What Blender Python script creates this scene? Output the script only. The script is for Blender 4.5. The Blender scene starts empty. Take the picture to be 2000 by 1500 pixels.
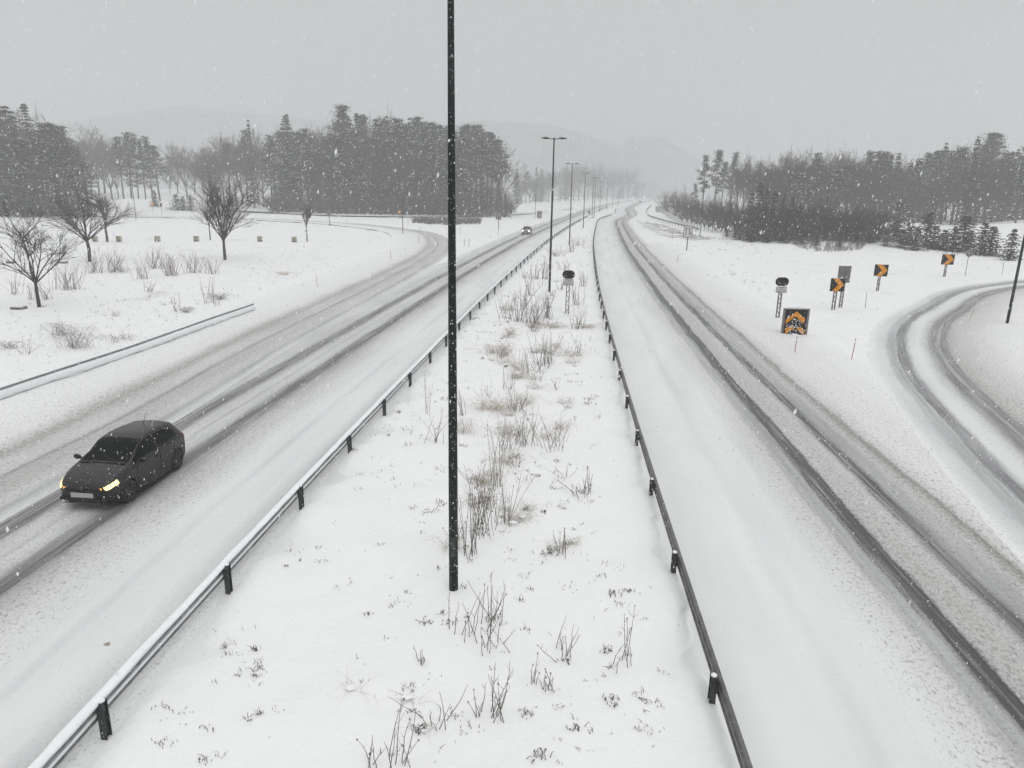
import bpy, math, random
import numpy as np
from mathutils import Vector, Matrix

scene = bpy.context.scene
# ------------------------------------------------------------------ camera
CAM_H, F_PX, HOR = 8.08, 1387.0, 379.0
ROLL = math.atan(91 / 5076.0)
PITCH = math.atan(HOR / F_PX)
cp, sp, cr, sr = math.cos(PITCH), math.sin(PITCH), math.cos(ROLL), math.sin(ROLL)
cam_data = bpy.data.cameras.new('camera')
cam = bpy.data.objects.new('camera', cam_data)
scene.collection.objects.link(cam)
right = Vector((cr, sr * sp, sr * cp)); up = Vector((-sr, cr * sp, cr * cp)); back = Vector((0, -cp, sp))
m = Matrix((right, up, back)).transposed().to_4x4()
m.translation = (0, 0, CAM_H)
cam.matrix_world = m
cam_data.sensor_width = 36.0
cam_data.lens = F_PX / 2000.0 * 36.0
cam_data.clip_start = 0.1
cam_data.clip_end = 6000
scene.camera = cam

# ------------------------------------------------------------------ sky, sun, exposure
SUN_EL, SUN_AZ = math.radians(52), math.radians(150)
world = bpy.data.worlds.new("World"); scene.world = world
world.use_nodes = True
wt = world.node_tree; wt.nodes.clear()
wout = wt.nodes.new('ShaderNodeOutputWorld'); bg = wt.nodes.new('ShaderNodeBackground')
sky = wt.nodes.new('ShaderNodeTexSky'); sky.sky_type = 'NISHITA'; sky.sun_disc = False
sky.sun_elevation = SUN_EL; sky.sun_rotation = SUN_AZ; sky.dust_density = 4.0
bw = wt.nodes.new('ShaderNodeRGBToBW')
tc = wt.nodes.new('ShaderNodeTexCoord'); sx = wt.nodes.new('ShaderNodeSeparateXYZ')
mr = wt.nodes.new('ShaderNodeMapRange')            # overcast: cloud layer brighter overhead than at the horizon
mr.inputs['From Min'].default_value = 0.0; mr.inputs['From Max'].default_value = 1.0
mr.inputs['To Min'].default_value = 5.1; mr.inputs['To Max'].default_value = 17.0
sq = wt.nodes.new('ShaderNodeMath'); sq.operation = 'MULTIPLY'
mx = wt.nodes.new('ShaderNodeMix'); mx.data_type = 'FLOAT'; mx.inputs[0].default_value = 0.9
tint = wt.nodes.new('ShaderNodeMix'); tint.data_type = 'RGBA'; tint.blend_type = 'MULTIPLY'; tint.inputs[0].default_value = 1.0
tint.inputs[7].default_value = (0.995, 1.0, 1.0, 1)
wt.links.new(sky.outputs[0], bw.inputs[0]); wt.links.new(tc.outputs['Generated'], sx.inputs[0])
wt.links.new(sx.outputs['Z'], sq.inputs[0]); wt.links.new(sx.outputs['Z'], sq.inputs[1]); wt.links.new(sq.outputs[0], mr.inputs['Value'])
wt.links.new(bw.outputs[0], mx.inputs[2]); wt.links.new(mr.outputs[0], mx.inputs[3])
wt.links.new(mx.outputs[0], tint.inputs[6]); wt.links.new(tint.outputs[2], bg.inputs['Color'])
bg.inputs['Strength'].default_value = 0.096
wt.links.new(bg.outputs[0], wout.inputs[0])
sun_data = bpy.data.lights.new('sun', 'SUN'); sun_data.energy = 0.6; sun_data.angle = math.radians(25)
sun_data.color = (1.0, 0.98, 0.95)
sun = bpy.data.objects.new('sun', sun_data); scene.collection.objects.link(sun)
sd = Vector((math.sin(SUN_AZ) * math.cos(SUN_EL), math.cos(SUN_AZ) * math.cos(SUN_EL), math.sin(SUN_EL)))
sun.rotation_euler = sd.to_track_quat('Z', 'Y').to_euler()
sun.location = sd * 60
vs = scene.view_settings
vs.view_transform = 'Standard'; vs.look = 'None'; vs.exposure = 0.03; vs.gamma = 1.0; vs.use_curve_mapping = False
scene.render.engine = 'CYCLES'
scene.cycles.volume_bounces = 2
scene.cycles.max_bounces = 6
scene.cycles.transparent_max_bounces = 8

# ------------------------------------------------------------------ helpers: photo pixel (2000x1500) -> place
def ray(px, py):
    x = (px - 1000) / F_PX; y = (750 - py) / F_PX
    x2 = x * cr - y * sr; y2 = x * sr + y * cr
    return np.array([x2, cp + y2 * sp, -sp + y2 * cp])
def G(px, py, z=0.0):
    d = ray(px, py); t = (z - CAM_H) / d[2]
    return (float(d[0] * t), float(d[1] * t))
def atY(px, py, Y):
    d = ray(px, py); t = Y / d[1]
    return float(d[0] * t), float(CAM_H + d[2] * t)

# ------------------------------------------------------------------ reference lines of the place (measured on the ground)
PX_RAILL = [(203,1443),(447,1160),(590,995),(686,888),(756,812),(805,757),(842,712),(919,628),(952,591.6),(978,564),(1023.6,518),(1049,494.4),(1082,466),(1125,437),(1162,417),(1185,406),(1220,396),(1245,391.5),(1265,387.5)]
PX_RAILR = [(1394,1390),(1325,1140),(1286.5,1009.5),(1255,901.5),(1229.5,807),(1214.5,752.4),(1203.4,712),(1194.4,678),(1187.5,649.5),(1181.5,626.4),(1173.2,589.6),(1168,562.4),(1160,492),(1160,476),(1164,450),(1172,430)]
PX_LE1 = [(0,933),(168,853),(336,770),(400,720),(500,672),(600,622),(698,574),(765,540),(810,515),(840,497),(855,480),(852,468),(834,456),(795,449),(735,442),(675,436),(615,433),(500,427),(275,422)]
PX_P1 = [(1997,992),(1912,901),(1846,831),(1812,787),(1770,737),(1747,687),(1750,650),(1770,622),(1812,600),(1850,577),(1900,562),(1997,550)]
def catmull(P, step=1.0):
    P = [np.array(p, float) for p in P]
    P = [2 * P[0] - P[1]] + P + [2 * P[-1] - P[-2]]
    out = []
    for i in range(1, len(P) - 2):
        p0, p1, p2, p3 = P[i - 1], P[i], P[i + 1], P[i + 2]
        n = max(2, int(np.linalg.norm(p2 - p1) / step))
        for k in range(n):
            t = k / n
            out.append(0.5 * ((2 * p1) + (-p0 + p2) * t + (2 * p0 - 5 * p1 + 4 * p2 - p3) * t * t + (-p0 + 3 * p1 - 3 * p2 + p3) * t ** 3))
    out.append(P[-2])
    return np.array(out)
def resample(C, step):
    d = np.r_[0, np.cumsum(np.hypot(*np.diff(C, axis=0).T))]
    s = np.arange(0, d[-1], step)
    return np.c_[np.interp(s, d, C[:, 0]), np.interp(s, d, C[:, 1])]
def smooth(C, k, it=2):
    for _ in range(it):
        pad = np.vstack([C[:1] + (np.arange(-k, 0)[:, None]) * (C[1] - C[0]), C, C[-1:] + (np.arange(1, k + 1)[:, None]) * (C[-1] - C[-2])])
        C = np.array([pad[i:i + 2 * k + 1].mean(0) for i in range(len(C))])
    return C
def norms(C):
    T = np.gradient(C, axis=0); T /= np.linalg.norm(T, axis=1)[:, None]
    return np.c_[T[:, 1], -T[:, 0]]      # to the right of travel
wl = [G(*p) for p in PX_RAILL]
wl = [(-6.75, -5.0), (-6.45, 1.0)] + wl
REF_L = smooth(resample(catmull(wl), 2.0), 4)
wr = [G(*p) for p in PX_RAILR] + [(37.5, 273.0), (52.5, 375), (90, 566), (129, 741), (189, 1016)]
wr = [(2.6, -5.0), (3.0, 1.0)] + wr
REF_R = smooth(resample(catmull(wr), 2.0), 4)
we = [(-16.2, -5.0), (-15.4, 6.0)] + [G(*p) for p in PX_LE1] + [(-150, 205), (-260, 225)]
REF_E = smooth(resample(catmull(we), 1.5), 3)
wp = [(10.2, -6), (11.9, 8.5)] + [G(*p) for p in PX_P1] + [(66, 80.5), (88, 89), (125, 95), (200, 97)]
REF_P = smooth(resample(catmull(wp), 1.0), 2)

_rng = np.random.RandomState(3)
_T = _rng.rand(64, 64)
def vnoise(x, y):
    xi = np.floor(x).astype(int); yi = np.floor(y).astype(int); fx = x - xi; fy = y - yi
    fx = fx * fx * (3 - 2 * fx); fy = fy * fy * (3 - 2 * fy)
    a = _T[xi % 64, yi % 64]; b = _T[(xi + 1) % 64, yi % 64]; c = _T[xi % 64, (yi + 1) % 64]; d = _T[(xi + 1) % 64, (yi + 1) % 64]
    return (a * (1 - fx) + b * fx) * (1 - fy) + (c * (1 - fx) + d * fx) * fy - 0.5
def offs(C, x, y):
    """signed distance to a reference line (positive to the right)"""
    N = norms(C); best = np.full(x.shape, 1e9); sg = np.zeros(x.shape)
    for i in range(0, len(C), 1):
        dx = x - C[i, 0]; dy = y - C[i, 1]; d = dx * dx + dy * dy
        m_ = d < best
        best = np.where(m_, d, best); sg = np.where(m_, dx * N[i, 0] + dy * N[i, 1], sg)
    return np.where(sg < 0, -1, 1) * np.sqrt(best)
def band(o, a, b, soft):
    return np.clip((o - a) / soft, 0, 1) * np.clip((b - o) / soft, 0, 1)
MOUNDS = [(-200, 205, 45, 30, 5.0), (-120, 232, 16, 9, 3.2), (112, 160, 16, 13, 2.6), (95, 182, 14, 9, 1.8), (138, 185, 22, 16, 3.5),
          (58, 118, 16, 7, 0.9), (1.0, 290, 12, 10, 2.2), (-150, 330, 90, 40, 4.0), (160, 260, 90, 30, 4.0)]
def H(x, y):
    x = np.asarray(x, float); y = np.asarray(y, float)
    l = offs(REF_L[::2], x, y); r = offs(REF_R[::2], x, y); e = offs(REF_E[::2], x, y); p = offs(REF_P[::2], x, y)
    road = np.maximum.reduce([band(l, -9.5, 0.75, 0.6), band(r, -0.75, 13.6, 0.6) * (y < 118) + band(r, -0.75, 9.0, 0.6) * (y >= 118), band(e, -7.6, 3.0, 0.9), band(p, -1.9, 8.6, 0.9)])
    h = 0.10 + 0.10 * vnoise(x / 3.1, y / 3.1) + 0.10 * vnoise(x / 1.1 + 9, y / 1.1) + 0.055 * vnoise(x / 0.5, y / 0.5 + 5)
    med = band(l, 0.0, 30, 1.2) * band(r, -30, 0.0, 1.2)
    h = h + 0.10 * med
    for mx_, my_, ra, rb, hh in MOUNDS:
        h = h + hh * np.exp(-((x - mx_) / ra) ** 2 - ((y - my_) / rb) ** 2)
    far = np.clip((np.abs(x) - 40) / 80, 0, 1)
    h = h + far * 0.7 * vnoise(x / 27, y / 27)
    return h * (1 - road) - 0.08 * road
def hz(x, y):
    return float(H(np.array([x]), np.array([y]))[0])
def P3(px, py):
    z = 0.0
    for _ in range(4):
        x, y = G(px, py, z); z = hz(x, y)
    return x, y, z

# ------------------------------------------------------------------ materials
def new_mat(name):
    m_ = bpy.data.materials.new(name); m_.use_nodes = True
    nt = m_.node_tree; return m_, nt, nt.nodes['Principled BSDF']
def node(nt, t, **kw):
    n = nt.nodes.new(t)
    for k, v in kw.items(): setattr(n, k, v)
    return n
def plain(name, col, rough=0.6, metal=0.0, var=0.0, scale=8.0, emit=None, spec=None):
    m_, nt, b = new_mat(name)
    b.inputs['Roughness'].default_value = rough; b.inputs['Metallic'].default_value = metal
    if spec is not None: b.inputs['Specular IOR Level'].default_value = spec
    if var > 0:
        g = node(nt, 'ShaderNodeNewGeometry'); n = node(nt, 'ShaderNodeTexNoise'); n.inputs['Scale'].default_value = scale; n.inputs['Detail'].default_value = 4
        r = node(nt, 'ShaderNodeMapRange'); r.inputs['From Min'].default_value = 0.3; r.inputs['From Max'].default_value = 0.7
        r.inputs['To Min'].default_value = 1 - var; r.inputs['To Max'].default_value = 1 + var
        mm = node(nt, 'ShaderNodeMix', data_type='RGBA', blend_type='MULTIPLY'); mm.inputs[0].default_value = 1
        mm.inputs[6].default_value = (*col, 1)
        nt.links.new(g.outputs['Position'], n.inputs['Vector']); nt.links.new(n.outputs['Fac'], r.inputs['Value'])
        nt.links.new(r.outputs[0], mm.inputs[7]); nt.links.new(mm.outputs[2], b.inputs['Base Color'])
    else:
        b.inputs['Base Color'].default_value = (*col, 1)
    if emit:
        b.inputs['Emission Color'].default_value = (*emit[0], 1); b.inputs['Emission Strength'].default_value = emit[1]
    return m_
SNOW = (0.83, 0.835, 0.838)
def snow_bump(nt, b, vec, k=1.0):
    last = None
    for sc, dist, st in ((1.3, 0.12 * k, 0.55), (7, 0.030 * k, 0.6), (32, 0.008 * k, 0.6)):
        n = node(nt, 'ShaderNodeTexNoise'); n.inputs['Scale'].default_value = sc; n.inputs['Detail'].default_value = 3
        bp = node(nt, 'ShaderNodeBump'); bp.inputs['Strength'].default_value = st; bp.inputs['Distance'].default_value = dist
        nt.links.new(vec, n.inputs['Vector']); nt.links.new(n.outputs['Fac'], bp.inputs['Height'])
        if last: nt.links.new(last.outputs[0], bp.inputs['Normal'])
        last = bp
    return last
def snow_mat():
    m_, nt, b = new_mat('fresh_snow')
    g = node(nt, 'ShaderNodeNewGeometry')
    bp = snow_bump(nt, b, g.outputs['Position'])
    nt.links.new(bp.outputs[0], b.inputs['Normal'])
    # bits of stubble and dirt showing through
    n = node(nt, 'ShaderNodeTexNoise'); n.inputs['Scale'].default_value = 5.5; n.inputs['Detail'].default_value = 6; n.inputs['Roughness'].default_value = 0.7
    n2 = node(nt, 'ShaderNodeTexNoise'); n2.inputs['Scale'].default_value = 0.16; n2.inputs['Detail'].default_value = 2
    a = node(nt, 'ShaderNodeMath', operation='ADD'); r = node(nt, 'ShaderNodeMapRange')
    r.inputs['From Min'].default_value = 1.22; r.inputs['From Max'].default_value = 1.36
    mm = node(nt, 'ShaderNodeMix', data_type='RGBA'); mm.inputs[6].default_value = (*SNOW, 1); mm.inputs[7].default_value = (0.30, 0.28, 0.25, 1)
    nt.links.new(g.outputs['Position'], n.inputs['Vector']); nt.links.new(g.outputs['Position'], n2.inputs['Vector'])
    nt.links.new(n.outputs['Fac'], a.inputs[0]); nt.links.new(n2.outputs['Fac'], a.inputs[1]); nt.links.new(a.outputs[0], r.inputs['Value'])
    nt.links.new(r.outputs[0], mm.inputs[0]); nt.links.new(mm.outputs[2], b.inputs['Base Color'])
    b.inputs['Roughness'].default_value = 0.7; b.inputs['Specular IOR Level'].default_value = 0.25
    return m_
def road_mat(name, u0, u1, stops, seed=0.0, lo=-1e9, hi=1e9, dark=(0.095, 0.095, 0.098)):
    """stops: (u, wheel track, brown slush and painted lump shade, grey packed snow) across the carriageway"""
    m_, nt, b = new_mat(name); L = nt.links.new
    uv = node(nt, 'ShaderNodeUVMap'); uv.uv_map = 'lane'
    s = node(nt, 'ShaderNodeSeparateXYZ'); L(uv.outputs[0], s.inputs[0])
    # edges wander along the lane
    def stretched(su, sv, scale, detail, off=0.0, rough=0.5):
        mp = node(nt, 'ShaderNodeMapping'); mp.inputs['Scale'].default_value = (su, sv, 1); mp.inputs['Location'].default_value = (seed + off, off, 0)
        n = node(nt, 'ShaderNodeTexNoise'); n.inputs['Scale'].default_value = scale; n.inputs['Detail'].default_value = detail; n.inputs['Roughness'].default_value = rough
        L(uv.outputs[0], mp.inputs[0]); L(mp.outputs[0], n.inputs['Vector']); return n.outputs['Fac']
    def math_(op, a, bb, c=None):
        n = node(nt, 'ShaderNodeMath', operation=op)
        for i, v in enumerate((a, bb, c)):
            if v is None: continue
            if isinstance(v, (int, float)): n.inputs[i].default_value = v
            else: L(v, n.inputs[i])
        return n.outputs[0]
    wob = math_('MULTIPLY_ADD', stretched(0.6, 0.12, 1.0, 3), 0.34, -0.17)
    wob2 = math_('MULTIPLY_ADD', stretched(4, 0.7, 1.0, 5, 3.0, 0.65), 0.30, -0.15)
    wob3 = math_('MULTIPLY_ADD', stretched(14, 12, 1.0, 3, 5.0), 0.22, -0.11)
    uu = math_('ADD', math_('ADD', math_('ADD', s.outputs['X'], wob), wob2), wob3)
    r = node(nt, 'ShaderNodeMapRange'); r.inputs['From Min'].default_value = u0; r.inputs['From Max'].default_value = u1
    L(uu, r.inputs['Value'])
    cr_ = node(nt, 'ShaderNodeValToRGB'); L(r.outputs[0], cr_.inputs[0])
    el = cr_.color_ramp.elements
    stops = [(a, b_, c_, min(1, d_ + (0.36 if lo <= a <= hi else 0))) for a, b_, c_, d_ in sorted(stops)]
    while len(el) < len(stops): el.new(0.5)
    for e_, st in zip(el, stops):
        e_.position = (st[0] - u0) / (u1 - u0)
    for i, st in enumerate(stops):
        el[i].position = (st[0] - u0) / (u1 - u0); el[i].color = (st[1], st[2], st[3], 1)
    sc = node(nt, 'ShaderNodeSeparateColor'); L(cr_.outputs[0], sc.inputs[0])
    streak = stretched(9, 0.22, 1.0, 5, 1.0, 0.6)
    patch = stretched(0.8, 0.10, 1.0, 3, 7.0)
    grain = stretched(30, 22, 1.0, 4, 2.0, 0.7)
    clod = stretched(9.5, 5.6, 1.0, 5, 4.0, 0.70)
    # grey packed snow
    gmask = math_('MULTIPLY', sc.outputs['Blue'], math_('MULTIPLY_ADD', patch, 1.6, 0.0))
    c1 = node(nt, 'ShaderNodeMix', data_type='RGBA'); c1.inputs[6].default_value = (*SNOW, 1); c1.inputs[7].default_value = (0.50, 0.505, 0.515, 1)
    L(gmask, c1.inputs[0])
    # brownish churned slush: base tint plus dark clods, painted shadows of lumps on verges
    tintm = math_('MULTIPLY', math_('POWER', sc.outputs['Green'], 1.5), math_('MULTIPLY_ADD', patch, 0.8, 0.5))
    c2 = node(nt, 'ShaderNodeMix', data_type='RGBA'); c2.inputs[7].default_value = (0.54, 0.53, 0.505, 1)
    L(tintm, c2.inputs[0]); L(c1.outputs[2], c2.inputs[6])
    thr = math_('MULTIPLY_ADD', sc.outputs['Green'], -0.115, 0.610)
    spk = node(nt, 'ShaderNodeMapRange'); spk.interpolation_type = 'SMOOTHSTEP'
    L(math_('SUBTRACT', clod, thr), spk.inputs['Value']); spk.inputs['From Min'].default_value = 0.0; spk.inputs['From Max'].default_value = 0.06
    gate = node(nt, 'ShaderNodeMapRange'); gate.inputs['From Min'].default_value = 0.02; gate.inputs['From Max'].default_value = 0.12
    L(sc.outputs['Green'], gate.inputs['Value'])
    fine = stretched(21, 12, 1.0, 4, 9.0, 0.65)
    spf = node(nt, 'ShaderNodeMapRange'); spf.interpolation_type = 'SMOOTHSTEP'; spf.inputs['From Min'].default_value = 0.0; spf.inputs['From Max'].default_value = 0.07
    L(math_('SUBTRACT', fine, math_('SUBTRACT', thr, 0.03)), spf.inputs['Value'])
    spa = math_('MAXIMUM', math_('MULTIPLY', spk.outputs[0], 0.85), math_('MULTIPLY', spf.outputs[0], 0.62))
    spm = math_('MULTIPLY', math_('MULTIPLY', spa, gate.outputs[0]), 0.80)
    c3 = node(nt, 'ShaderNodeMix', data_type='RGBA'); c3.inputs[7].default_value = (0.26, 0.257, 0.252, 1)
    L(spm, c3.inputs[0]); L(c2.outputs[2], c3.inputs[6])
    # wheel tracks worn down to wet asphalt, streaked along the lane
    tr = node(nt, 'ShaderNodeMapRange'); tr.inputs['From Min'].default_value = 0.08; tr.inputs['From Max'].default_value = 0.95
    t_ = math_('ADD', sc.outputs['Red'], math_('MULTIPLY', math_('MULTIPLY_ADD', streak, 1.9, -0.95), math_('MULTIPLY', sc.outputs['Red'], 1.1)))
    t_ = math_('ADD', t_, math_('MULTIPLY', math_('MULTIPLY_ADD', grain, 0.9, -0.45), math_('MULTIPLY', sc.outputs['Red'], 0.9)))
    L(t_, tr.inputs['Value'])
    c4 = node(nt, 'ShaderNodeMix', data_type='RGBA'); c4.inputs[7].default_value = (*dark, 1)
    L(tr.outputs[0], c4.inputs[0]); L(c3.outputs[2], c4.inputs[6])
    L(c4.outputs[2], b.inputs['Base Color'])
    rg = node(nt, 'ShaderNodeMapRange'); rg.inputs['To Min'].default_value = 0.7; rg.inputs['To Max'].default_value = 0.42
    L(tr.outputs[0], rg.inputs['Value']); L(rg.outputs[0], b.inputs['Roughness'])
    b.inputs['Specular IOR Level'].default_value = 0.25
    g = node(nt, 'ShaderNodeNewGeometry')
    bp = snow_bump(nt, b, g.outputs['Position'], 0.45)
    b2 = node(nt, 'ShaderNodeBump'); b2.inputs['Distance'].default_value = 0.09; b2.inputs['Strength'].default_value = 1.0
    hgt = math_('MULTIPLY', clod, math_('ADD', sc.outputs['Green'], 0.05))
    L(hgt, b2.inputs['Height']); L(bp.outputs[0], b2.inputs['Normal'])
    b3 = node(nt, 'ShaderNodeBump'); b3.inputs['Distance'].default_value = 0.03; b3.inputs['Strength'].default_value = 0.6; b3.invert = True
    L(sc.outputs['Red'], b3.inputs['Height']); L(b2.outputs[0], b3.inputs['Normal'])
    L(b3.outputs[0], b.inputs['Normal'])
    return m_
M = {}
M['snow'] = snow_mat()
M['cap'] = plain('snow_cap', (0.84, 0.85, 0.865), 0.7, var=0.04, scale=9, spec=0.2)
M['steel'] = plain('galvanised_steel', (0.27, 0.275, 0.28), 0.45, 0.35, var=0.35, scale=5)
M['darksteel'] = plain('dark_weathered_steel', (0.035, 0.038, 0.040), 0.5, 0.2, var=0.5, scale=20)
M['pole'] = plain('dark_green_pole_paint', (0.012, 0.018, 0.018), 0.5, 0.0, var=0.35, scale=6, spec=0.15)
M['mast'] = plain('grey_lattice_mast', (0.14, 0.14, 0.135), 0.6, 0.3, var=0.4, scale=20)
M['signback'] = plain('grey_sign_back', (0.16, 0.155, 0.145), 0.6, 0.1, var=0.35, scale=7)
M['black'] = plain('black_sign_face', (0.006, 0.007, 0.009), 0.5, var=0.3, scale=12, spec=0.15)
M['orange'] = plain('orange_sign_face', (0.66, 0.255, 0.008), 0.5, var=0.12, scale=9, spec=0.2)
M['white'] = plain('white_sign_face', (0.56, 0.56, 0.54), 0.5, var=0.08, scale=12)
M['red'] = plain('red_snow_stake', (0.33, 0.03, 0.035), 0.5, var=0.25, scale=15)
M['wood'] = plain('grey_wood', (0.15, 0.135, 0.115), 0.8, var=0.3, scale=14)
M['bark'] = plain('dark_wet_bark', (0.040, 0.037, 0.031), 0.85, var=0.45, scale=14)
M['barkfar'] = plain('grey_brown_bark', (0.060, 0.050, 0.042), 0.9, var=0.5, scale=1.2, spec=0.1)
M['wetsteel'] = plain('dark_wet_steel', (0.12, 0.12, 0.12), 0.4, 0.2, var=0.5, scale=4)
M['pinebark'] = plain('brown_pine_bark', (0.060, 0.045, 0.035), 0.85, var=0.4, scale=3)
M['needle'] = plain('dark_needles', (0.016, 0.020, 0.015), 0.85, var=0.5, scale=0.7, spec=0.1)
M['stem'] = plain('bare_brown_stem', (0.12, 0.098, 0.08), 0.8, var=0.4, scale=20)
M['stemred'] = plain('purplish_bare_stem', (0.17, 0.13, 0.115), 0.8, var=0.4, scale=20)
M['straw'] = plain('withered_grass', (0.40, 0.345, 0.275), 0.8, var=0.35, scale=20)
M['weed'] = plain('dark_withered_leaves', (0.085, 0.076, 0.058), 0.85, var=0.4, scale=25)
M['bushgrey'] = plain('grey_brush', (0.12, 0.105, 0.095), 0.9, var=0.4, scale=2)
M['cream'] = plain('weathered_cream_board', (0.44, 0.42, 0.33), 0.7, var=0.15, scale=9)
M['tyre'] = plain('tyre_rubber', (0.012, 0.012, 0.012), 0.8, var=0.3, scale=20)
M['rim'] = plain('dirty_alloy', (0.085, 0.08, 0.075), 0.5, 0.4, var=0.3, scale=15)
M['paint'] = plain('dark_grey_purple_car_paint', (0.006, 0.0055, 0.0065), 0.24, 0.0, var=0.15, scale=6, spec=0.48)
M['paint2'] = plain('pale_silver_car_paint', (0.20, 0.21, 0.20), 0.4, 0.3, var=0.1, scale=4)
M['glass'] = plain('dark_car_glass', (0.0015, 0.003, 0.003), 0.05, 0.0, spec=0.10)
M['trim'] = plain('black_plastic', (0.008, 0.008, 0.009), 0.6, var=0.2, scale=20)
M['plate'] = plain('plain_grey_plate', (0.40, 0.40, 0.41), 0.5)
M['lampon'] = plain('warm_headlight_glow', (0.9, 0.8, 0.5), 0.3, emit=((1.0, 0.78, 0.34), 1.05))
M['lampamber'] = plain('amber_indicator_glow', (0.8, 0.4, 0.1), 0.3, emit=((1.0, 0.48, 0.08), 0.9))
M['lampwhite'] = plain('white_headlight_glow', (0.9, 0.9, 0.9), 0.3, emit=((1.0, 1.0, 0.93), 6.0))
M['taillight'] = plain('red_tail_light', (0.25, 0.02, 0.02), 0.3)
M['flake'] = plain('snowflake', (0.9, 0.9, 0.92), 0.9, spec=0.0)
def fleck(mat, scale, thr):
    nt = mat.node_tree; b = nt.nodes['Principled BSDF']; src = b.inputs['Base Color'].links[0].from_socket
    g = node(nt, 'ShaderNodeNewGeometry'); n = node(nt, 'ShaderNodeTexNoise'); n.inputs['Scale'].default_value = scale; n.inputs['Detail'].default_value = 2
    r = node(nt, 'ShaderNodeMapRange'); r.inputs['From Min'].default_value = thr; r.inputs['From Max'].default_value = thr + .03
    m_ = node(nt, 'ShaderNodeMix', data_type='RGBA'); m_.inputs[7].default_value = (.72, .73, .75, 1)
    nt.links.new(g.outputs['Position'], n.inputs['Vector']); nt.links.new(n.outputs['Fac'], r.inputs['Value']); nt.links.new(r.outputs[0], m_.inputs[0])
    nt.links.new(src, m_.inputs[6]); nt.links.new(m_.outputs[2], b.inputs['Base Color'])
fleck(M['pole'], 30, .675); fleck(M['darksteel'], 34, .68); fleck(M['wetsteel'], 30, .70); fleck(M['paint'], 26, .735); fleck(M['bark'], 16, .68)
# flakes let the light of the sky through
_nt = M['flake'].node_tree; _b = _nt.nodes['Principled BSDF']; _tr = _nt.nodes.new('ShaderNodeBsdfTranslucent'); _tr.inputs[0].default_value = (1, 1, 1, 1)
_mx = _nt.nodes.new('ShaderNodeMixShader'); _mx.inputs[0].default_value = 0.5
_nt.links.new(_b.outputs[0], _mx.inputs[1]); _nt.links.new(_tr.outputs[0], _mx.inputs[2]); _nt.links.new(_mx.outputs[0], _nt.nodes['Material Output'].inputs[0])

# ------------------------------------------------------------------ mesh builder
class MB:
    def __init__(s): s.v = []; s.f = []; s.mi = []
    def face(s, idx, mi=0): s.f.append(tuple(idx)); s.mi.append(mi)
    def box(s, c, d, mi=0, R=None):
        b0 = len(s.v); hx, hy, hz_ = d[0] / 2, d[1] / 2, d[2] / 2
        for k in range(8):
            p = Vector(((-hx, hx)[k & 1], (-hy, hy)[(k >> 1) & 1], (-hz_, hz_)[k >> 2]))
            if R is not None: p = R @ p
            s.v.append((c[0] + p.x, c[1] + p.y, c[2] + p.z))
        for q in ((0, 2, 3, 1), (4, 5, 7, 6), (0, 1, 5, 4), (2, 6, 7, 3), (0, 4, 6, 2), (1, 3, 7, 5)):
            s.face([b0 + i for i in q], mi)
    def tube(s, pts, rad, n=5, mi=0, cap=True):
        b0 = len(s.v); pts = [Vector(p) for p in pts]
        for i, p in enumerate(pts):
            t = (pts[min(i + 1, len(pts) - 1)] - pts[max(i - 1, 0)])
            if t.length < 1e-9: t = Vector((0, 0, 1))
            t.normalize()
            a = t.cross(Vector((1, 0, 0)) if abs(t.x) < 0.8 else Vector((0, 1, 0))).normalized(); b = t.cross(a)
            r = rad[i] if hasattr(rad, '__len__') else rad
            for k in range(n):
                an = 2 * math.pi * k / n
                q = p + a * (r * math.cos(an)) + b * (r * math.sin(an)); s.v.append((q.x, q.y, q.z))
        for i in range(len(pts) - 1):
            for k in range(n):
                s.face((b0 + i * n + k, b0 + i * n + (k + 1) % n, b0 + (i + 1) * n + (k + 1) % n, b0 + (i + 1) * n + k), mi)
        if cap:
            s.face([b0 + k for k in range(n)][::-1], mi); e = b0 + (len(pts) - 1) * n
            s.face([e + k for k in range(n)], mi)
    def blade(s, pts, w, mi=0, side=None):
        """a thin tapering blade (real ribbon with a fold, so it has width from every side)"""
        s.tube(pts, [w * (1 - 0.85 * i / (len(pts) - 1)) for i in range(len(pts))], 3, mi, False)
    def prism(s, poly, y0, y1, mi=0, ms=None):
        """poly (x,z) extruded along y"""
        b0 = len(s.v); n = len(poly)
        for y in (y0, y1):
            for x, z in poly: s.v.append((x, y, z))
        s.face([b0 + i for i in range(n)], mi); s.face([b0 + n + i for i in range(n)][::-1], mi if ms is None else ms)
        for i in range(n): s.face((b0 + i, b0 + n + i, b0 + n + (i + 1) % n, b0 + (i + 1) % n), mi if ms is None else ms)
    def lathe(s, prof, axis_y=True, n=24, mi=0, c=(0, 0, 0)):
        """prof (r, t) revolved round the y axis"""
        b0 = len(s.v)
        for r, t in prof:
            for k in range(n):
                a = 2 * math.pi * k / n; s.v.append((c[0] + r * math.cos(a), c[1] + t, c[2] + r * math.sin(a)))
        for i in range(len(prof) - 1):
            for k in range(n): s.face((b0 + i * n + k, b0 + i * n + (k + 1) % n, b0 + (i + 1) * n + (k + 1) % n, b0 + (i + 1) * n + k), mi)
    def mesh(s, name, mats, smooth_=False):
        me = bpy.data.meshes.new(name); me.from_pydata(s.v, [], s.f); me.update()
        for m_ in (mats if isinstance(mats, (list, tuple)) else [mats]): me.materials.append(m_)
        if any(s.mi): me.polygons.foreach_set('material_index', s.mi)
        if smooth_: me.polygons.foreach_set('use_smooth', [True] * len(me.polygons))
        return me
    def build(s, name, mats, parent=None, smooth_=False):
        return link(name, s.mesh(name, mats, smooth_), parent)
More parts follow.
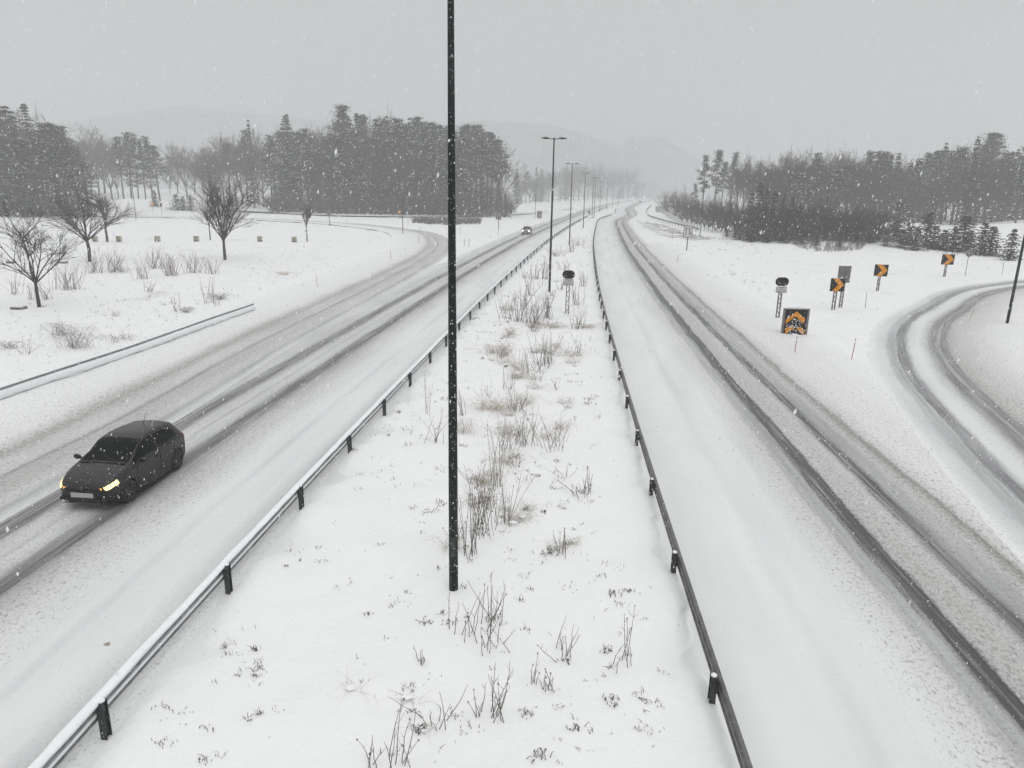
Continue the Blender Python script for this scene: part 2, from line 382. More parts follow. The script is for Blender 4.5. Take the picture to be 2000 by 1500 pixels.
def link(name, data, parent=None):
    o = bpy.data.objects.new(name, data); scene.collection.objects.link(o)
    if parent is not None: o.parent = parent
    return o
def empty(name, loc=(0, 0, 0), rz=0.0):
    o = link(name, None); o.location = loc; o.rotation_euler = (0, 0, rz); o.empty_display_size = 0.2; return o
def tag(o, label, cat, group=None, kind=None):
    if label: o['label'] = label
    if cat: o['category'] = cat
    if group: o['group'] = group
    if kind: o['kind'] = kind
    return o
def copy_tree(o, parent=None):
    c = o.copy(); scene.collection.objects.link(c); c.parent = parent
    for ch in list(o.children): copy_tree(ch, c)
    return c
def struct(o): o['kind'] = 'structure'; return o

# ------------------------------------------------------------------ ground (one sheet to the horizon)
def build_ground():
    nx, ny = 430, 520
    tx = np.linspace(-1, 1, nx); x = 9.0 * np.sinh(tx * 5.75)          # +-1410 m
    ty = np.linspace(-0.42, 1, ny); y = 16 + 10.0 * np.sinh(ty * 5.8)    # -20 .. 1660 m
    X, Y = np.meshgrid(x, y)
    Z = np.zeros_like(X)
    for j in range(0, ny, 40): Z[j:j + 40] = H(X[j:j + 40], Y[j:j + 40])
    # distant rise either side of the valley
    V = np.c_[X.ravel(), Y.ravel(), Z.ravel()]
    idx = np.arange(nx * ny).reshape(ny, nx)
    F = np.stack([idx[:-1, :-1], idx[:-1, 1:], idx[1:, 1:], idx[1:, :-1]], -1).reshape(-1, 4)
    me = bpy.data.meshes.new('ground'); me.from_pydata(V.tolist(), [], F.tolist()); me.materials.append(M['snow'])
    me.polygons.foreach_set('use_smooth', [True] * len(me.polygons)); me.update()
    return struct(link('ground', me))
build_ground()

def ribbon(name, C, us, z, mat, s0=0, s1=None, jitter=None):
    C = C[s0:s1]; N = norms(C)
    V = []; J = []; UVs = []; ln = np.r_[0, np.cumsum(np.hypot(*np.diff(C, axis=0).T))]
    for i in range(len(C)):
        for u in us:
            p = C[i] + N[i] * u
            V.append((p[0], p[1], z)); J.append(jitter(u) if jitter else 0); UVs.append((u, ln[i]))
    n = len(us); F = []
    if jitter:
        A = np.array(V); J = np.array(J); x, y = A[:, 0], A[:, 1]
        rel = 0.10 + 0.13 * vnoise(x / 2.3, y / 2.3) + 0.09 * vnoise(x / .8, y / .8) + 0.05 * vnoise(x / .35, y / .35)
        if name != 'slip_road': J = J * (1 - band(offs(REF_P, x, y), -3.4, 9.5, 2.2))
        A[:, 2] += np.maximum(0, rel) * J; V = A.tolist()
    for i in range(len(C) - 1):
        for k in range(n - 1): F.append((i * n + k, i * n + k + 1, (i + 1) * n + k + 1, (i + 1) * n + k))
    me = bpy.data.meshes.new(name); me.from_pydata(V, [], F); me.materials.append(mat)
    uvl = me.uv_layers.new(name='lane'); dat = np.array([UVs[v] for f in F for v in f], dtype=np.float32).ravel()
    uvl.data.foreach_set('uv', dat)
    me.polygons.foreach_set('use_smooth', [True] * len(me.polygons)); me.update()
    return struct(link(name, me))
# left carriageway (u negative away from the median rail)
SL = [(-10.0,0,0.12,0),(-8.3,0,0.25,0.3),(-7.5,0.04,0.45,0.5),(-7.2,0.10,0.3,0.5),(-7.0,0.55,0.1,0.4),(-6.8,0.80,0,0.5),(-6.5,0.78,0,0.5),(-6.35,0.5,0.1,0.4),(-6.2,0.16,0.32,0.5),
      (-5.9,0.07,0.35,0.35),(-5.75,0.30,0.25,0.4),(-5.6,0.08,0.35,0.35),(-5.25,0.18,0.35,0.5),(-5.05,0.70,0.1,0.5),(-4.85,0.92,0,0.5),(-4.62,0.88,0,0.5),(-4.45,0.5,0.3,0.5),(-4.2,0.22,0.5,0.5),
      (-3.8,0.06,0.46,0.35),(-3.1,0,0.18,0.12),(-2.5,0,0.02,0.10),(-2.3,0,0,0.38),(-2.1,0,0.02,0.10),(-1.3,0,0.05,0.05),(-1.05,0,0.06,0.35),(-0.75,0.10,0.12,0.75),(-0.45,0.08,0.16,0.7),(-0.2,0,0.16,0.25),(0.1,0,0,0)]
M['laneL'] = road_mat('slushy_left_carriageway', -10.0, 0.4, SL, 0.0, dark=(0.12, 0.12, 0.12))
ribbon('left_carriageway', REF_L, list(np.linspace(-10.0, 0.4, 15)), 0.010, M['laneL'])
SR = [(-0.2,0,0,0),(0.3,0,0.02,0.08),(0.8,0,0.02,0.02),(1.85,0,0.02,0.03),(2.15,0,0.02,0.26),(2.45,0,0.02,0.06),(3.1,0,0.06,0.06),(3.3,0,0.10,0.16),(3.6,0,0.28,0.1),(4.05,0,0.48,0.15),
      (4.22,0.26,0.35,0.6),(4.58,0.38,0.2,0.7),(4.72,0.9,0,0.5),(5.1,0.95,0,0.5),(5.2,0.2,0.6,0.4),(5.5,0.02,0.72,0.4),(6.0,0.02,0.62,0.4),(6.2,0.3,0.4,0.5),(6.28,0.78,0.1,0.5),(6.58,0.8,0.1,0.5),
      (6.7,0.36,0.3,0.6),(7.1,0.28,0.4,0.6),(7.35,0.02,0.66,0.4),(7.58,0.18,0.9,0.4),(7.72,0.35,1.0,0.4),(7.85,0.02,0.62,0.2),(8.5,0,0.40,0),(9.6,0,0.36,0),(10.8,0,0.26,0),(12.2,0,0.10,0),(12.8,0,0,0)]
M['laneR'] = road_mat('slushy_right_carriageway', -0.4, 13.0, SR, 11.0, hi=7.6, dark=(0.070, 0.070, 0.073))
REF_RD = resample(REF_R, 0.5)
ribbon('right_carriageway', REF_RD[:250], list(np.linspace(-0.4, 7.4, 12)) + list(np.arange(7.6, 13.3, .3)), 0.010, M['laneR'], jitter=lambda u: min(1, max(0, (u - 7.45) / .35)))
ribbon('right_carriageway_far', REF_RD[249:], list(np.linspace(-0.4, 8.6, 12)), 0.010, M['laneR'])
SE = [(-7.0,0,0,0),(-5.5,0,0.14,0),(-3.5,0,0.22,0),(-2.2,0,0.32,0.05),(-1.6,0,0.62,0.2),(-1.25,0.04,0.88,0.3),(-0.9,0.02,0.5,0.4),(-0.45,0.04,0.4,0.45),(-0.18,0.10,0.4,0.5),(0.0,0.46,0.3,0.6),(0.18,0.12,0.5,0.5),(0.6,0.02,0.62,0.3),
      (1.1,0.0,0.52,0.25),(1.35,0.06,0.35,0.5),(1.6,0.30,0.2,0.6),(1.85,0.06,0.22,0.4),(2.2,0,0.10,0.1)]
SE = [(a, b_ * 1.1, min(1, c_ * 1.1), min(1, d_ + (.15 if a > -1.5 else 0))) for a, b_, c_, d_ in SE]
M['laneE'] = road_mat('slushy_exit_lane', -7.0, 2.4, SE, 23.0, lo=-1.3)
ribbon('exit_lane', resample(REF_E, .6), list(np.arange(-7.2, -1.3, .3)) + [-1.2, -0.5, 0, 0.5, 1.0, 1.6, 2.15], 0.022, M['laneE'],
       jitter=lambda u: min(1, max(0, (-u - 1.0) / .5)))
SP = [(-2.5,0,0.26,0),(-1.2,0,0.22,0.0),(-0.95,0.01,0.1,0.15),(-0.7,0.05,0.1,0.35),(-0.5,0.12,0.1,0.5),(-0.35,0.34,0.05,0.6),(-0.05,0.40,0.1,0.6),(0.0,0.2,0.1,0.5),(0.08,0.66,0,0.6),(0.45,0.62,0,0.6),(0.6,0.25,0.1,0.5),(0.75,0.04,0.05,0.25),
      (1.2,0,0.08,0.1),(1.5,0.06,0.35,0.4),(1.7,0.30,0.45,0.6),(1.85,0.62,0.2,0.7),(2.15,0.66,0.2,0.7),(2.2,0.28,0.3,0.5),(2.32,0.66,0.3,0.7),(2.6,0.58,0.5,0.6),(2.75,0.15,0.8,0.4),(3.3,0.02,0.66,0.3),(4.4,0,0.52,0.1),(5.4,0,0.30,0),(7.0,0,0.12,0),(8.0,0,0,0)]
M['laneP'] = road_mat('slushy_ramp', -2.5, 8.0, SP, 31.0, lo=-1.1, hi=2.7)
ribbon('slip_road', resample(REF_P, .6), [-1.35, -0.9, -0.6, 0, 0.6, 1.2, 1.8, 2.4] + list(np.arange(2.8, 8.4, .3)), 0.018, M['laneP'],
       jitter=lambda u: min(1, max(0, (u - 2.8) / .8)))
# merging lane, far right
def ribbon_between(name, A, B, z, mat, n=8, ulo=0.0, uhi=3.0):
    A = resample(catmull([G(*p) for p in A]), 1.0); B = resample(catmull([G(*p) for p in B]), 1.0)
    k = 60; A = A[np.linspace(0, len(A) - 1, k).astype(int)]; B = B[np.linspace(0, len(B) - 1, k).astype(int)]
    V = []; U = []; F = []
    for i in range(k):
        for j in range(n):
            t = j / (n - 1); p = A[i] * (1 - t) + B[i] * t; V.append((p[0], p[1], z)); U.append((ulo + (uhi - ulo) * t, i * 1.5))
    for i in range(k - 1):
        for j in range(n - 1): F.append((i * n + j, i * n + j + 1, (i + 1) * n + j + 1, (i + 1) * n + j))
    me = bpy.data.meshes.new(name); me.from_pydata(V, [], F); me.materials.append(mat)
    uvl = me.uv_layers.new(name='lane'); uvl.data.foreach_set('uv', np.array([U[v] for f in F for v in f], dtype=np.float32).ravel()); me.update()
    return struct(link(name, me))
M['laneM'] = road_mat('slushy_merging_lane', 0, 3, [(0,0,0,0.1),(0.3,0.10,0.3,0.6),(0.9,0.22,0.8,0.8),(1.6,0.24,0.7,0.9),(1.9,0.10,0.2,0.9),(2.6,0.06,0,0.7),(3.0,0,0,0.2)], 41.0)
ribbon_between('merging_lane', [(1236,404),(1252,420),(1268,434),(1300,439),(1330,450),(1360,459),(1392,468)], [(1228,404),(1236,424),(1252,440),(1288,460),(1320,468),(1352,471),(1392,468.6)], 0.12, M['laneM'])
# faint road round the back of the left field
M['laneF'] = road_mat('snowy_far_road', 0, 3, [(0,0,0,0),(0.5,0.12,0,0.7),(0.9,0,0,0.2),(2.0,0,0,0.2),(2.4,0.10,0,0.6),(3,0,0,0)], 51.0)
ribbon_between('far_left_road', [(230,408),(420,409),(620,419.5),(760,423),(900,423),(1050,417),(1120,407)], [(230,411),(420,412.5),(620,422.5),(760,425.5),(900,425),(1050,419),(1120,409)], 0.45, M['laneF'])

# hills, hazed out
def build_hill(name, pts, D, depth, hgt):
    n = 260; mcols = 30; V = []; F = []
    xs = np.linspace(pts[0][0], pts[-1][0], n)
    for i, px in enumerate(xs):
        py = np.interp(px, [p[0] for p in pts], [p[1] for p in pts])
        x, z = atY(px, py, D)
        for j in range(mcols):
            t = j / (mcols - 1)
            prof = math.sin(min(1, t * 1.0) * math.pi / 2)
            yy = D - depth + depth * t * 1.0
            V.append((x * (yy / D) ** 0.3, yy, -1 + (z + 1) * prof + (9.0 * float(vnoise(np.array([x / 60.]), np.array([yy / 60.]))[0]) + 3.0 * float(vnoise(np.array([x / 7.]), np.array([yy / 40.]))[0])) * prof))
        V.append((x, D + depth, -1))
    k = mcols + 1
    for i in range(n - 1):
        for j in range(k - 1): F.append((i * k + j, i * k + j + 1, (i + 1) * k + j + 1, (i + 1) * k + j))
    me = bpy.data.meshes.new(name); me.from_pydata(V, [], F)
    me.materials.append(M['hill']); me.polygons.foreach_set('use_smooth', [True] * len(me.polygons)); me.update()
    return struct(link(name, me))
M['hill'] = plain('wooded_snowy_hillside', (0.22, 0.22, 0.22), 0.9, var=0.4, scale=0.03)
build_hill('hill', [(-400,330),(-100,260),(150,240),(250,222),(340,208),(430,214),(600,235),(800,262),(1000,300),(1100,380)], 1380, 200, 0)
build_hill('hill_2', [(700,330),(900,240),(1000,240),(1090,248),(1150,262),(1210,290),(1260,330),(1320,376)], 1300, 200, 0)
build_hill('hill_3', [(1150,372),(1230,262),(1300,268),(1400,340),(1550,330),(1700,330),(1900,322),(2400,330)], 1450, 180, 0)

# ------------------------------------------------------------------ guardrails
PROF = [(0.0, .75), (0.0, .735), (.075, .70), (.08, .665), (.0, .615), (.0, .575), (.075, .53), (.08, .49), (0.0, .455), (0.0, .44)]
def line_from(C, u):
    N = norms(C); return C + N * u
def cum(C): return np.r_[0, np.cumsum(np.hypot(*np.diff(C, axis=0).T))]
def guardrail(C, s_start, s_end, first, side, label, zoff=0.0, capsnow=True, step=4.0, darkmat='steel', maxposts=100, postmat='darksteel', sweep=1.0, plaster=False, group='steel guardrails'):
    """C: post line; beam stands on 'side' (+1 right, -1 left) of the posts"""
    d = cum(C); N = norms(C)
    def at(s):
        x = np.interp(s, d, C[:, 0]); y = np.interp(s, d, C[:, 1]); nx_ = np.interp(s, d, N[:, 0]); ny_ = np.interp(s, d, N[:, 1]); l = math.hypot(nx_, ny_)
        return np.array([x, y]), np.array([nx_ / l, ny_ / l])
    o0, _ = at(first); root = empty('guardrail', (float(o0[0]), float(o0[1]), 0))
    tag(root, label, 'guardrail', group)
    ox, oy = float(o0[0]), float(o0[1])
    mb = MB(); ss = []; s = s_start
    while s < s_end: ss.append(s); s += sweep if s < s_start + 120 else 4.0
    n = len(PROF)
    for s in ss:
        p, nn = at(s)
        for th in (0, 0.004):
            for (t, z) in PROF:
                q = p + nn * side * (0.075 + t - th * 1.0); mb.v.append((q[0] - ox, q[1] - oy, z + zoff + 0.06))
    for i in range(len(ss) - 1):
        a = i * 2 * n; b = a + 2 * n
        for k in range(n - 1):
            mb.face((a + k, a + k + 1, b + k + 1, b + k)); mb.face((a + n + k, b + n + k, b + n + k + 1, a + n + k + 1))
        mb.face((a, b, b + n, a + n)); mb.face((a + n - 1, a + 2 * n - 1, b + 2 * n - 1, b + n - 1))
    mb.build('rail_beam', M[darkmat], root)
    if capsnow:
        sc_ = MB(); rr = random.Random(5); K = 6; prev = None
        hh = 0.05
        for s in np.arange(s_start, s_end, 0.22 if s_end < 80 else 0.35):
            if s > s_start + 90 and (int(s * 3) % 4): continue
            p, nn = at(s); hh += rr.uniform(-.02, .02); hh = min(.10, max(.035, hh)); w = .085 + rr.uniform(-.007, .009); ring = []
            for k in range(K):
                an = math.pi * k / (K - 1); q = p + nn * side * (0.085 + w * math.cos(an)); ring.append(len(sc_.v))
                sc_.v.append((q[0] - ox, q[1] - oy, .80 + zoff + hh * math.sin(an)))
            if prev:
                for k in range(K): sc_.face((prev[k], prev[(k + 1) % K], ring[(k + 1) % K], ring[k]))
            prev = ring
        sc_.build('snow_cap', M['cap'], root, True)
        # snow lodged in the two hollows on the back of the beam
        for zb_, dd in ((.555, 0.0), ):
            l_ = MB(); prev = None
            for s in np.arange(s_start, s_end, 0.5):
                if s > s_start + 90 and (int(s * 2) % 6): continue
                p, nn = at(s); ring = []
                w = 0.038 + rr.uniform(-.008, .008)
                for (t, z) in ((0.085, zb_ + .03), (-0.0 + .068, zb_ - .015 + w * .4), (.07, zb_ - .045), (.085, zb_ - .05)):
                    q = p + nn * side * (t); ring.append(len(l_.v)); l_.v.append((q[0] - ox, q[1] - oy, z + zoff + .06))
                if prev:
                    for k in range(4): l_.face((prev[k], prev[(k + 1) % 4], ring[(k + 1) % 4], ring[k]))
                prev = ring
            l_.build('lodged_snow', M['cap'], root, True)
    if plaster:
        l_ = MB(); prev = None; rr = random.Random(8)
        for s in np.arange(s_start, s_end, 0.4):
            p, nn = at(s); ring = []; w = rr.uniform(.03, .05); lo_ = rr.uniform(.28, .36)
            for (t, z) in ((0.07, .655), (.165 + w * .3, .64), (.19 + w, .55), (.21 + w, lo_ + .06), (.16, lo_), (0.07, lo_)):
                q = p + nn * side * t; ring.append(len(l_.v)); l_.v.append((q[0] - ox, q[1] - oy, z + zoff + .06))
            if prev:
                for k in range(6): l_.face((prev[k], prev[(k + 1) % 6], ring[(k + 1) % 6], ring[k]))
            prev = ring
        l_.build('plastered_snow', M['cap'], root, True)
    # posts
    pm = MB(); pm.box((0, 0, .36 + zoff * .5), (.030, .10, .92 + zoff)); pm.box((.0, .056, .36 + zoff * .5), (.10, .012, .92 + zoff)); pm.box((0, -.056, .36 + zoff * .5), (.10, .012, .92 + zoff)); pm.box((.055 * side, 0, .62 + zoff), (.05, .09, .2))
    pmesh = pm.mesh('post', M[postmat])
    cm = MB(); K = 8
    for (r, z) in ((.062, 0), (.060, .018), (.04, .034), (.004, .040)):
        for k in range(K): cm.v.append((r * math.cos(2 * math.pi * k / K), r * 1.1 * math.sin(2 * math.pi * k / K), .822 + zoff + z))
    for i in range(3):
        for k in range(K): cm.face((i * K + k, i * K + (k + 1) % K, (i + 1) * K + (k + 1) % K, (i + 1) * K + k))
    cmesh = cm.mesh('post_snow', M['cap'], True)
    s = first; cnt = 0
    while s < s_end - 0.3 and cnt < maxposts:
        p, nn = at(s); o = link('post', pmesh, root); o.location = (p[0] - ox, p[1] - oy, 0); a = math.atan2(nn[1], nn[0]); o.rotation_euler = (0, 0, a + math.radians(0))
        if s < 110 + s_start:
            c_ = link('snow_cap', cmesh, o); q_ = random.Random(cnt + int(first)).uniform(.65, 1.05); c_.scale = (q_, q_ * .9, 1)
        s += step; cnt += 1
    return root
dL = cum(REF_L); iL = np.argmin(np.hypot(REF_L[:, 0] + 6.05, REF_L[:, 1] - 8.9))
sL0 = float(dL[iL] + (8.9 - REF_L[iL, 1]))
guardrail(line_from(REF_L, -0.07), sL0 - 6, sL0 + 385, sL0 - 4, -1, 'long snow-capped steel guardrail along the left edge of the planted median', zoff=-0.17)
dR = cum(REF_R); iR = np.argmin(np.hypot(REF_R[:, 0] - 3.4, REF_R[:, 1] - 9.7))
sR0 = float(dR[iR] + (9.7 - REF_R[iR, 1]))
guardrail(line_from(REF_R, -0.13), sR0 - 6, sR0 + 352, sR0 - 4, 1, 'long dark guardrail with bare beam curving along the right edge of the median', zoff=-0.15, capsnow=False, darkmat='wetsteel')
farp = [(0,787),(85,757),(190,721),(275,691),(346,664),(407,641),(460,622),(512,603)]
FR = resample(catmull([(-20.3, 14.0), (-19.8, 20.0)] + [G(*p) for p in farp]), 1.0)
dF = cum(FR); s_a = float(dF[np.argmin(np.hypot(FR[:, 0] + 19.0, FR[:, 1] - 27.7))])
guardrail(FR, 0.5, dF[-1] - 0.2, s_a - 8, 1, 'short low guardrail half buried in snow on the left road verge', zoff=-0.20, step=3.4, plaster=True)
MR = resample(catmull([G(*p) for p in [(1271.5,402.5),(1266,409),(1262,416),(1264,424),(1290,434),(1334,447),(1354,452),(1367,456.5)]]), 1.5)
guardrail(MR, 0.5, cum(MR)[-1] - .5, 1.0, -1, 'distant guardrail bending round the merging lane on the right', zoff=0.15, capsnow=False, darkmat='mast', postmat='mast')

# ------------------------------------------------------------------ lamp posts
def lamp(x, y, label, h=12.0, rz=0.0, arms=2, group='double-headed lamp posts along the median', z=0.0, slim=1.0, cat='lamp post'):
    root = empty('lamp_post', (x, y, z), rz); tag(root, label, cat, group)
    p = MB(); p.tube([(0, 0, -0.3), (0, 0, 2.5), (0, 0, 6.5), (0, 0, h)], [.094 * slim, .090 * slim, .072 * slim, .052 * slim], 14); p.build('pole', M['pole'], root, True)
    if slim >= 1:
        d = MB(); d.box((0, -.102, 1.0), (.09, .012, .42)); d.build('door_plate', M['darksteel'], root)
    for sgn in ((-1, 1) if arms == 2 else (1,)):
        a = MB(); a.tube([(sgn * .03, 0, h - .12), (sgn * .35, 0, h - .07), (sgn * .55, 0, h - .05)], .028, 6); ao = a.build('arm', M['pole'], root, True)
        hd = MB(); ring = []
        prof = [(.38, .05, .03), (.48, .11, .07), (.65, .15, .09), (.80, .13, .06), (.98, .07, .03)]
        for (t, w, th) in prof:
            b0 = len(hd.v); ring.append(b0)
            for k in range(8):
                an = 2 * math.pi * k / 8; hd.v.append((sgn * t, w * math.cos(an), h - .04 + th * math.sin(an)))
        for i in range(len(ring) - 1):
            for k in range(8): hd.face((ring[i] + k, ring[i] + (k + 1) % 8, ring[i + 1] + (k + 1) % 8, ring[i + 1] + k))
        hd.face([ring[0] + k for k in range(8)]); hd.face([ring[-1] + k for k in range(8)])
        hd.build('lamp_head', M['darksteel'], root, True)
    return root
LAMPS = [((886,1150), 'nearest lamp post, tall dark pole rising out of the picture in the median', 1), ((1073,569), 'second lamp post of the median, double-headed, behind the oval black sign', 1), ((1112,479), 'third lamp post of the median, double-headed, beside the bend', 1),
         ((1139,446), 'fourth median lamp post, grey in the snowfall', 1), ((1160,426), 'fifth median lamp post, pale in the haze', 1)]
for (px, py), lb, s_ in LAMPS:
    x, y, z = P3(px, py); lamp(x, y, lb, rz=0.05, z=z, h=12.0 - z)
for k, (x, y) in enumerate([(22.8, 216), (31.0, 268), (40.0, 320), (49.5, 372), (59.5, 424)]):
    lamp(x, y, ['sixth median lamp post, thin and faint beyond the rails joining', 'seventh median lamp post, almost lost in the haze', 'eighth median lamp post, barely visible', 'ninth median lamp post, barely visible beside the far bend', 'farthest lamp post along the median before the haze'][k])
def lamp_px(bx, by, tx_, ty_, label, rz=0.0, group='single lamp posts beside the side roads', slim=.75):
    x, y, z = P3(bx, by); _, zt = atY(tx_, ty_, y); return lamp(x, y, label, h=max(4, zt - z), rz=rz, arms=1, group=group, z=z, slim=slim)
lamp_px(1966, 636, 2006, 396, 'dark lamp post leaning out of the right edge beside the slip road', slim=1.0)
lamp_px(1367, 464, 1378, 356, 'thin lamp post in front of the game fence near the lane sign', rz=math.pi)
lamp_px(1606, 470, 1616, 348, 'lamp post rising from the thicket behind the oval sign on the right', rz=math.pi)
lamp_px(266, 430, 252, 312, 'lamp post on the far left field beside the bare trees', rz=math.pi)
lamp_px(787, 458, 786, 375, 'lamp post in the left field near the exit bend')
lamp_px(742, 421, 739, 345, 'slim lamp post before the left forest edge')
lamp_px(952, 423, 951, 355, 'slim lamp post left of the snow-covered bush')
lamp_px(1045, 426, 1043, 350, 'slim lamp post above the distant car')

# ------------------------------------------------------------------ signs
def lattice(mb, h, w=.2, d=.12, x0=0.0, z0=-0.25):
    for sx_ in (-1, 1):
        for sy_ in (-1, 1): mb.tube([(x0 + sx_ * w / 2, sy_ * d / 2, z0), (x0 + sx_ * w / 2, sy_ * d / 2, h)], .024, 5)
    n = max(3, int((h - z0) / .3)); 
    for i in range(n):
        a = z0 + (h - z0) * i / n; b = z0 + (h - z0) * (i + 1) / n
        for sy_ in (-1, 1): mb.tube([(x0 - w / 2 * (1 if i % 2 else -1), sy_ * d / 2, a), (x0 + w / 2 * (1 if i % 2 else -1), sy_ * d / 2, b)], .014, 4)
        for sx_ in (-1, 1): mb.tube([(x0 + sx_ * w / 2, -d / 2 * (1 if i % 2 else -1), a), (x0 + sx_ * w / 2, d / 2 * (1 if i % 2 else -1), b)], .009, 4)
def stadium(cx, cz, w, h, n=10):
    r = h / 2; pts = []
    for k in range(n + 1): a = -math.pi / 2 + math.pi * k / n; pts.append((cx + w / 2 - r + r * math.cos(a), cz + r * math.sin(a)))
    for k in range(n + 1): a = math.pi / 2 + math.pi * k / n; pts.append((cx - w / 2 + r + r * math.cos(a), cz + r * math.sin(a)))
    return pts
def text(parent, body, x, y, z, size, mat, name='lettering'):
    cu = bpy.data.curves.new(name, 'FONT'); cu.body = body; cu.size = size; cu.align_x = 'CENTER'; cu.align_y = 'CENTER'; cu.extrude = .002
    cu.materials.append(mat); t0 = link(name, cu); me = bpy.data.meshes.new_from_object(t0.evaluated_get(bpy.context.evaluated_depsgraph_get())); bpy.data.objects.remove(t0)
    o = link(name, me, parent); o.location = (x, y, z); o.rotation_euler = (math.radians(90), 0, 0); return o
def px_rect(cx, cy, w, h, Y):
    x, z = atY(cx, cy, Y); x1, _ = atY(cx + w / 2, cy, Y); x0, _ = atY(cx - w / 2, cy, Y); _, z1 = atY(cx, cy - h / 2, Y); _, z0 = atY(cx, cy + h / 2, Y)
    return x, z, abs(x1 - x0), abs(z1 - z0)
def oval_sign(bx, by, oc, ow, oh, pc, pw, ph, label):
    x, y, z = P3(bx, by); root = empty('warning_light_sign', (x, y, z)); tag(root, label, 'sign', 'oval signal signs on lattice posts')
    ox, oz, w, h = px_rect(oc[0], oc[1], ow, oh, y); qx, qz, w2, h2 = px_rect(pc[0], pc[1], pw, ph, y)
    ox = qx = (ox + qx) / 2
    l = MB(); lattice(l, qz - z - h2 / 2 + .05, .2); l.build('post', M['mast'], root)
    l.v[:] = [(vx, vy, vz) for vx, vy, vz in l.v]
    t = MB(); t.prism(stadium(ox - x, oz - z, w, h, 12), -.09, -.03); o = t.build('signal_head', M['black'], root)
    for sgn in (-1, 1):
        e = MB(); e.lathe([(0.001, -.1), (.075, -.1), (.09, -.15), (.10, -.15), (.10, -.09)], n=16, c=(ox - x + sgn * w * .24, 0, oz - z)); e.build('signal_lamp', M['trim'], o, True)
    c = MB(); c.prism([(ox - x + a, oz - z + b) for a, b in ((-w * .33, h * .49), (-w * .2, h * .5 + .03), (w * .2, h * .5 + .03), (w * .33, h * .49))], -.09, -.03); c.build('snow_cap', M['cap'], root)
    p = MB(); p.prism([(qx - x - w2 / 2, qz - z - h2 / 2), (qx - x + w2 / 2, qz - z - h2 / 2), (qx - x + w2 / 2, qz - z + h2 / 2), (qx - x - w2 / 2, qz - z + h2 / 2)], -.085, -.06)
    po = p.build('text_plate', M['white'], root)
    fr = MB(); t_ = .014
    for (cx_, cz_, ww, hh) in ((0, h2 / 2 - t_, w2, t_), (0, -h2 / 2 + t_, w2, t_), (-w2 / 2 + t_, 0, t_, h2 - 2 * t_), (w2 / 2 - t_, 0, t_, h2 - 2 * t_)):
        fr.box((qx - x + cx_, -.088, qz - z + cz_), (ww - .01, .004, hh))
    fr.build('border', M['black'], po)
    text(po, 'STOPP', qx - x, -.088, qz - z + h2 * .3, h2 * .34, M['black'])
    text(po, 'VED RØDT LYS', qx - x, -.088, qz - z - h2 * .02, h2 * .24, M['black'])
    text(po, 'TUNNEL STENGT', qx - x, -.088, qz - z - h2 * .33, h2 * .24, M['black'])
    return root
oval_sign(1107.5, 612, (1110.5, 536), 24.5, 16.5, (1109.8, 551), 20.5, 12.5, 'black oval signal sign on lattice post in the median, above a white text plate')
oval_sign(1518, 625, (1527.5, 550), 25.5, 17, (1524.8, 565.5), 21.5, 11.5, 'black oval signal sign right of the road, next to the yellow chevrons')
def chevron_sign(bx, by, c, w, h, label, post='flat', yaw=0.0):
    x, y, z = P3(bx, by); root = empty('chevron_sign', (x, y, z), yaw); tag(root, label, 'sign', 'orange and black chevron signs at the slip road bend')
    cx_, cz_, ww, hh = px_rect(c[0], c[1], w, h, y); cx_ -= x; cz_ -= z
    l = MB()
    lattice(l, cz_ + hh * .3, .19 if post == 'lattice' else .15); l.build('post', M['mast'], root)
    b = MB(); b.box((cx_, -.10, cz_), (ww, .03, hh)); b.build('board', [M['black']], root)
    ch = MB()
    a = ww / 2 - .012; e = hh / 2 - .012
    for poly in ([(-.72 * a, e), (.12 * a, e), (.96 * a, 0), (.10 * a, 0)], [(.10 * a, 0), (.96 * a, 0), (.12 * a, -e), (-.72 * a, -e)]):
        ch.prism([(cx_ + p_[0], cz_ + p_[1]) for p_ in poly], -.1195, -.116)
    ch.build('chevron', M['orange'], root)
    s_ = MB(); s_.box((cx_, -.10, cz_ + hh / 2 + .012), (ww * .96, .04, .022)); s_.build('snow_cap', M['cap'], root)
    return root
chevron_sign(1627, 605, (1634.5, 556), 27, 25.5, 'nearest orange chevron sign on a lattice post, overlapping the grey box sign', 'lattice', -.05)
chevron_sign(1713.5, 568, (1720, 528), 26, 23, 'middle orange chevron sign, standing alone on its post', yaw=-.05)
chevron_sign(1844, 541, (1850.5, 506.5), 24, 20.5, 'farthest orange chevron sign, left of the round sign seen from behind', yaw=-.05)
# grey box sign behind the first chevron
x, y, z = P3(1641, 601); root = empty('double_sign', (x, y, z)); tag(root, 'two grey sign backs joined in a V on one lattice post behind a chevron', 'sign')
cx_, cz_, ww, hh = px_rect(1650, 536, 25, 33, y); cx_ -= x; cz_ -= z
l = MB(); lattice(l, cz_, .18); l.build('post', M['mast'], root)
for sgn, yw in ((-1, -.35), (1, .35)):
    b = MB(); b.box((cx_ + sgn * ww * .25, .02, cz_), (ww * .52, .03, hh), R=Matrix.Rotation(yw, 3, 'Z'))
    for k in (-.3, 0, .3): b.box((cx_ + sgn * ww * .25, -.01, cz_ + k * hh), (ww * .46, .02, .03), R=Matrix.Rotation(yw, 3, 'Z'))
    b.build('sign_back', M['signback'], root)
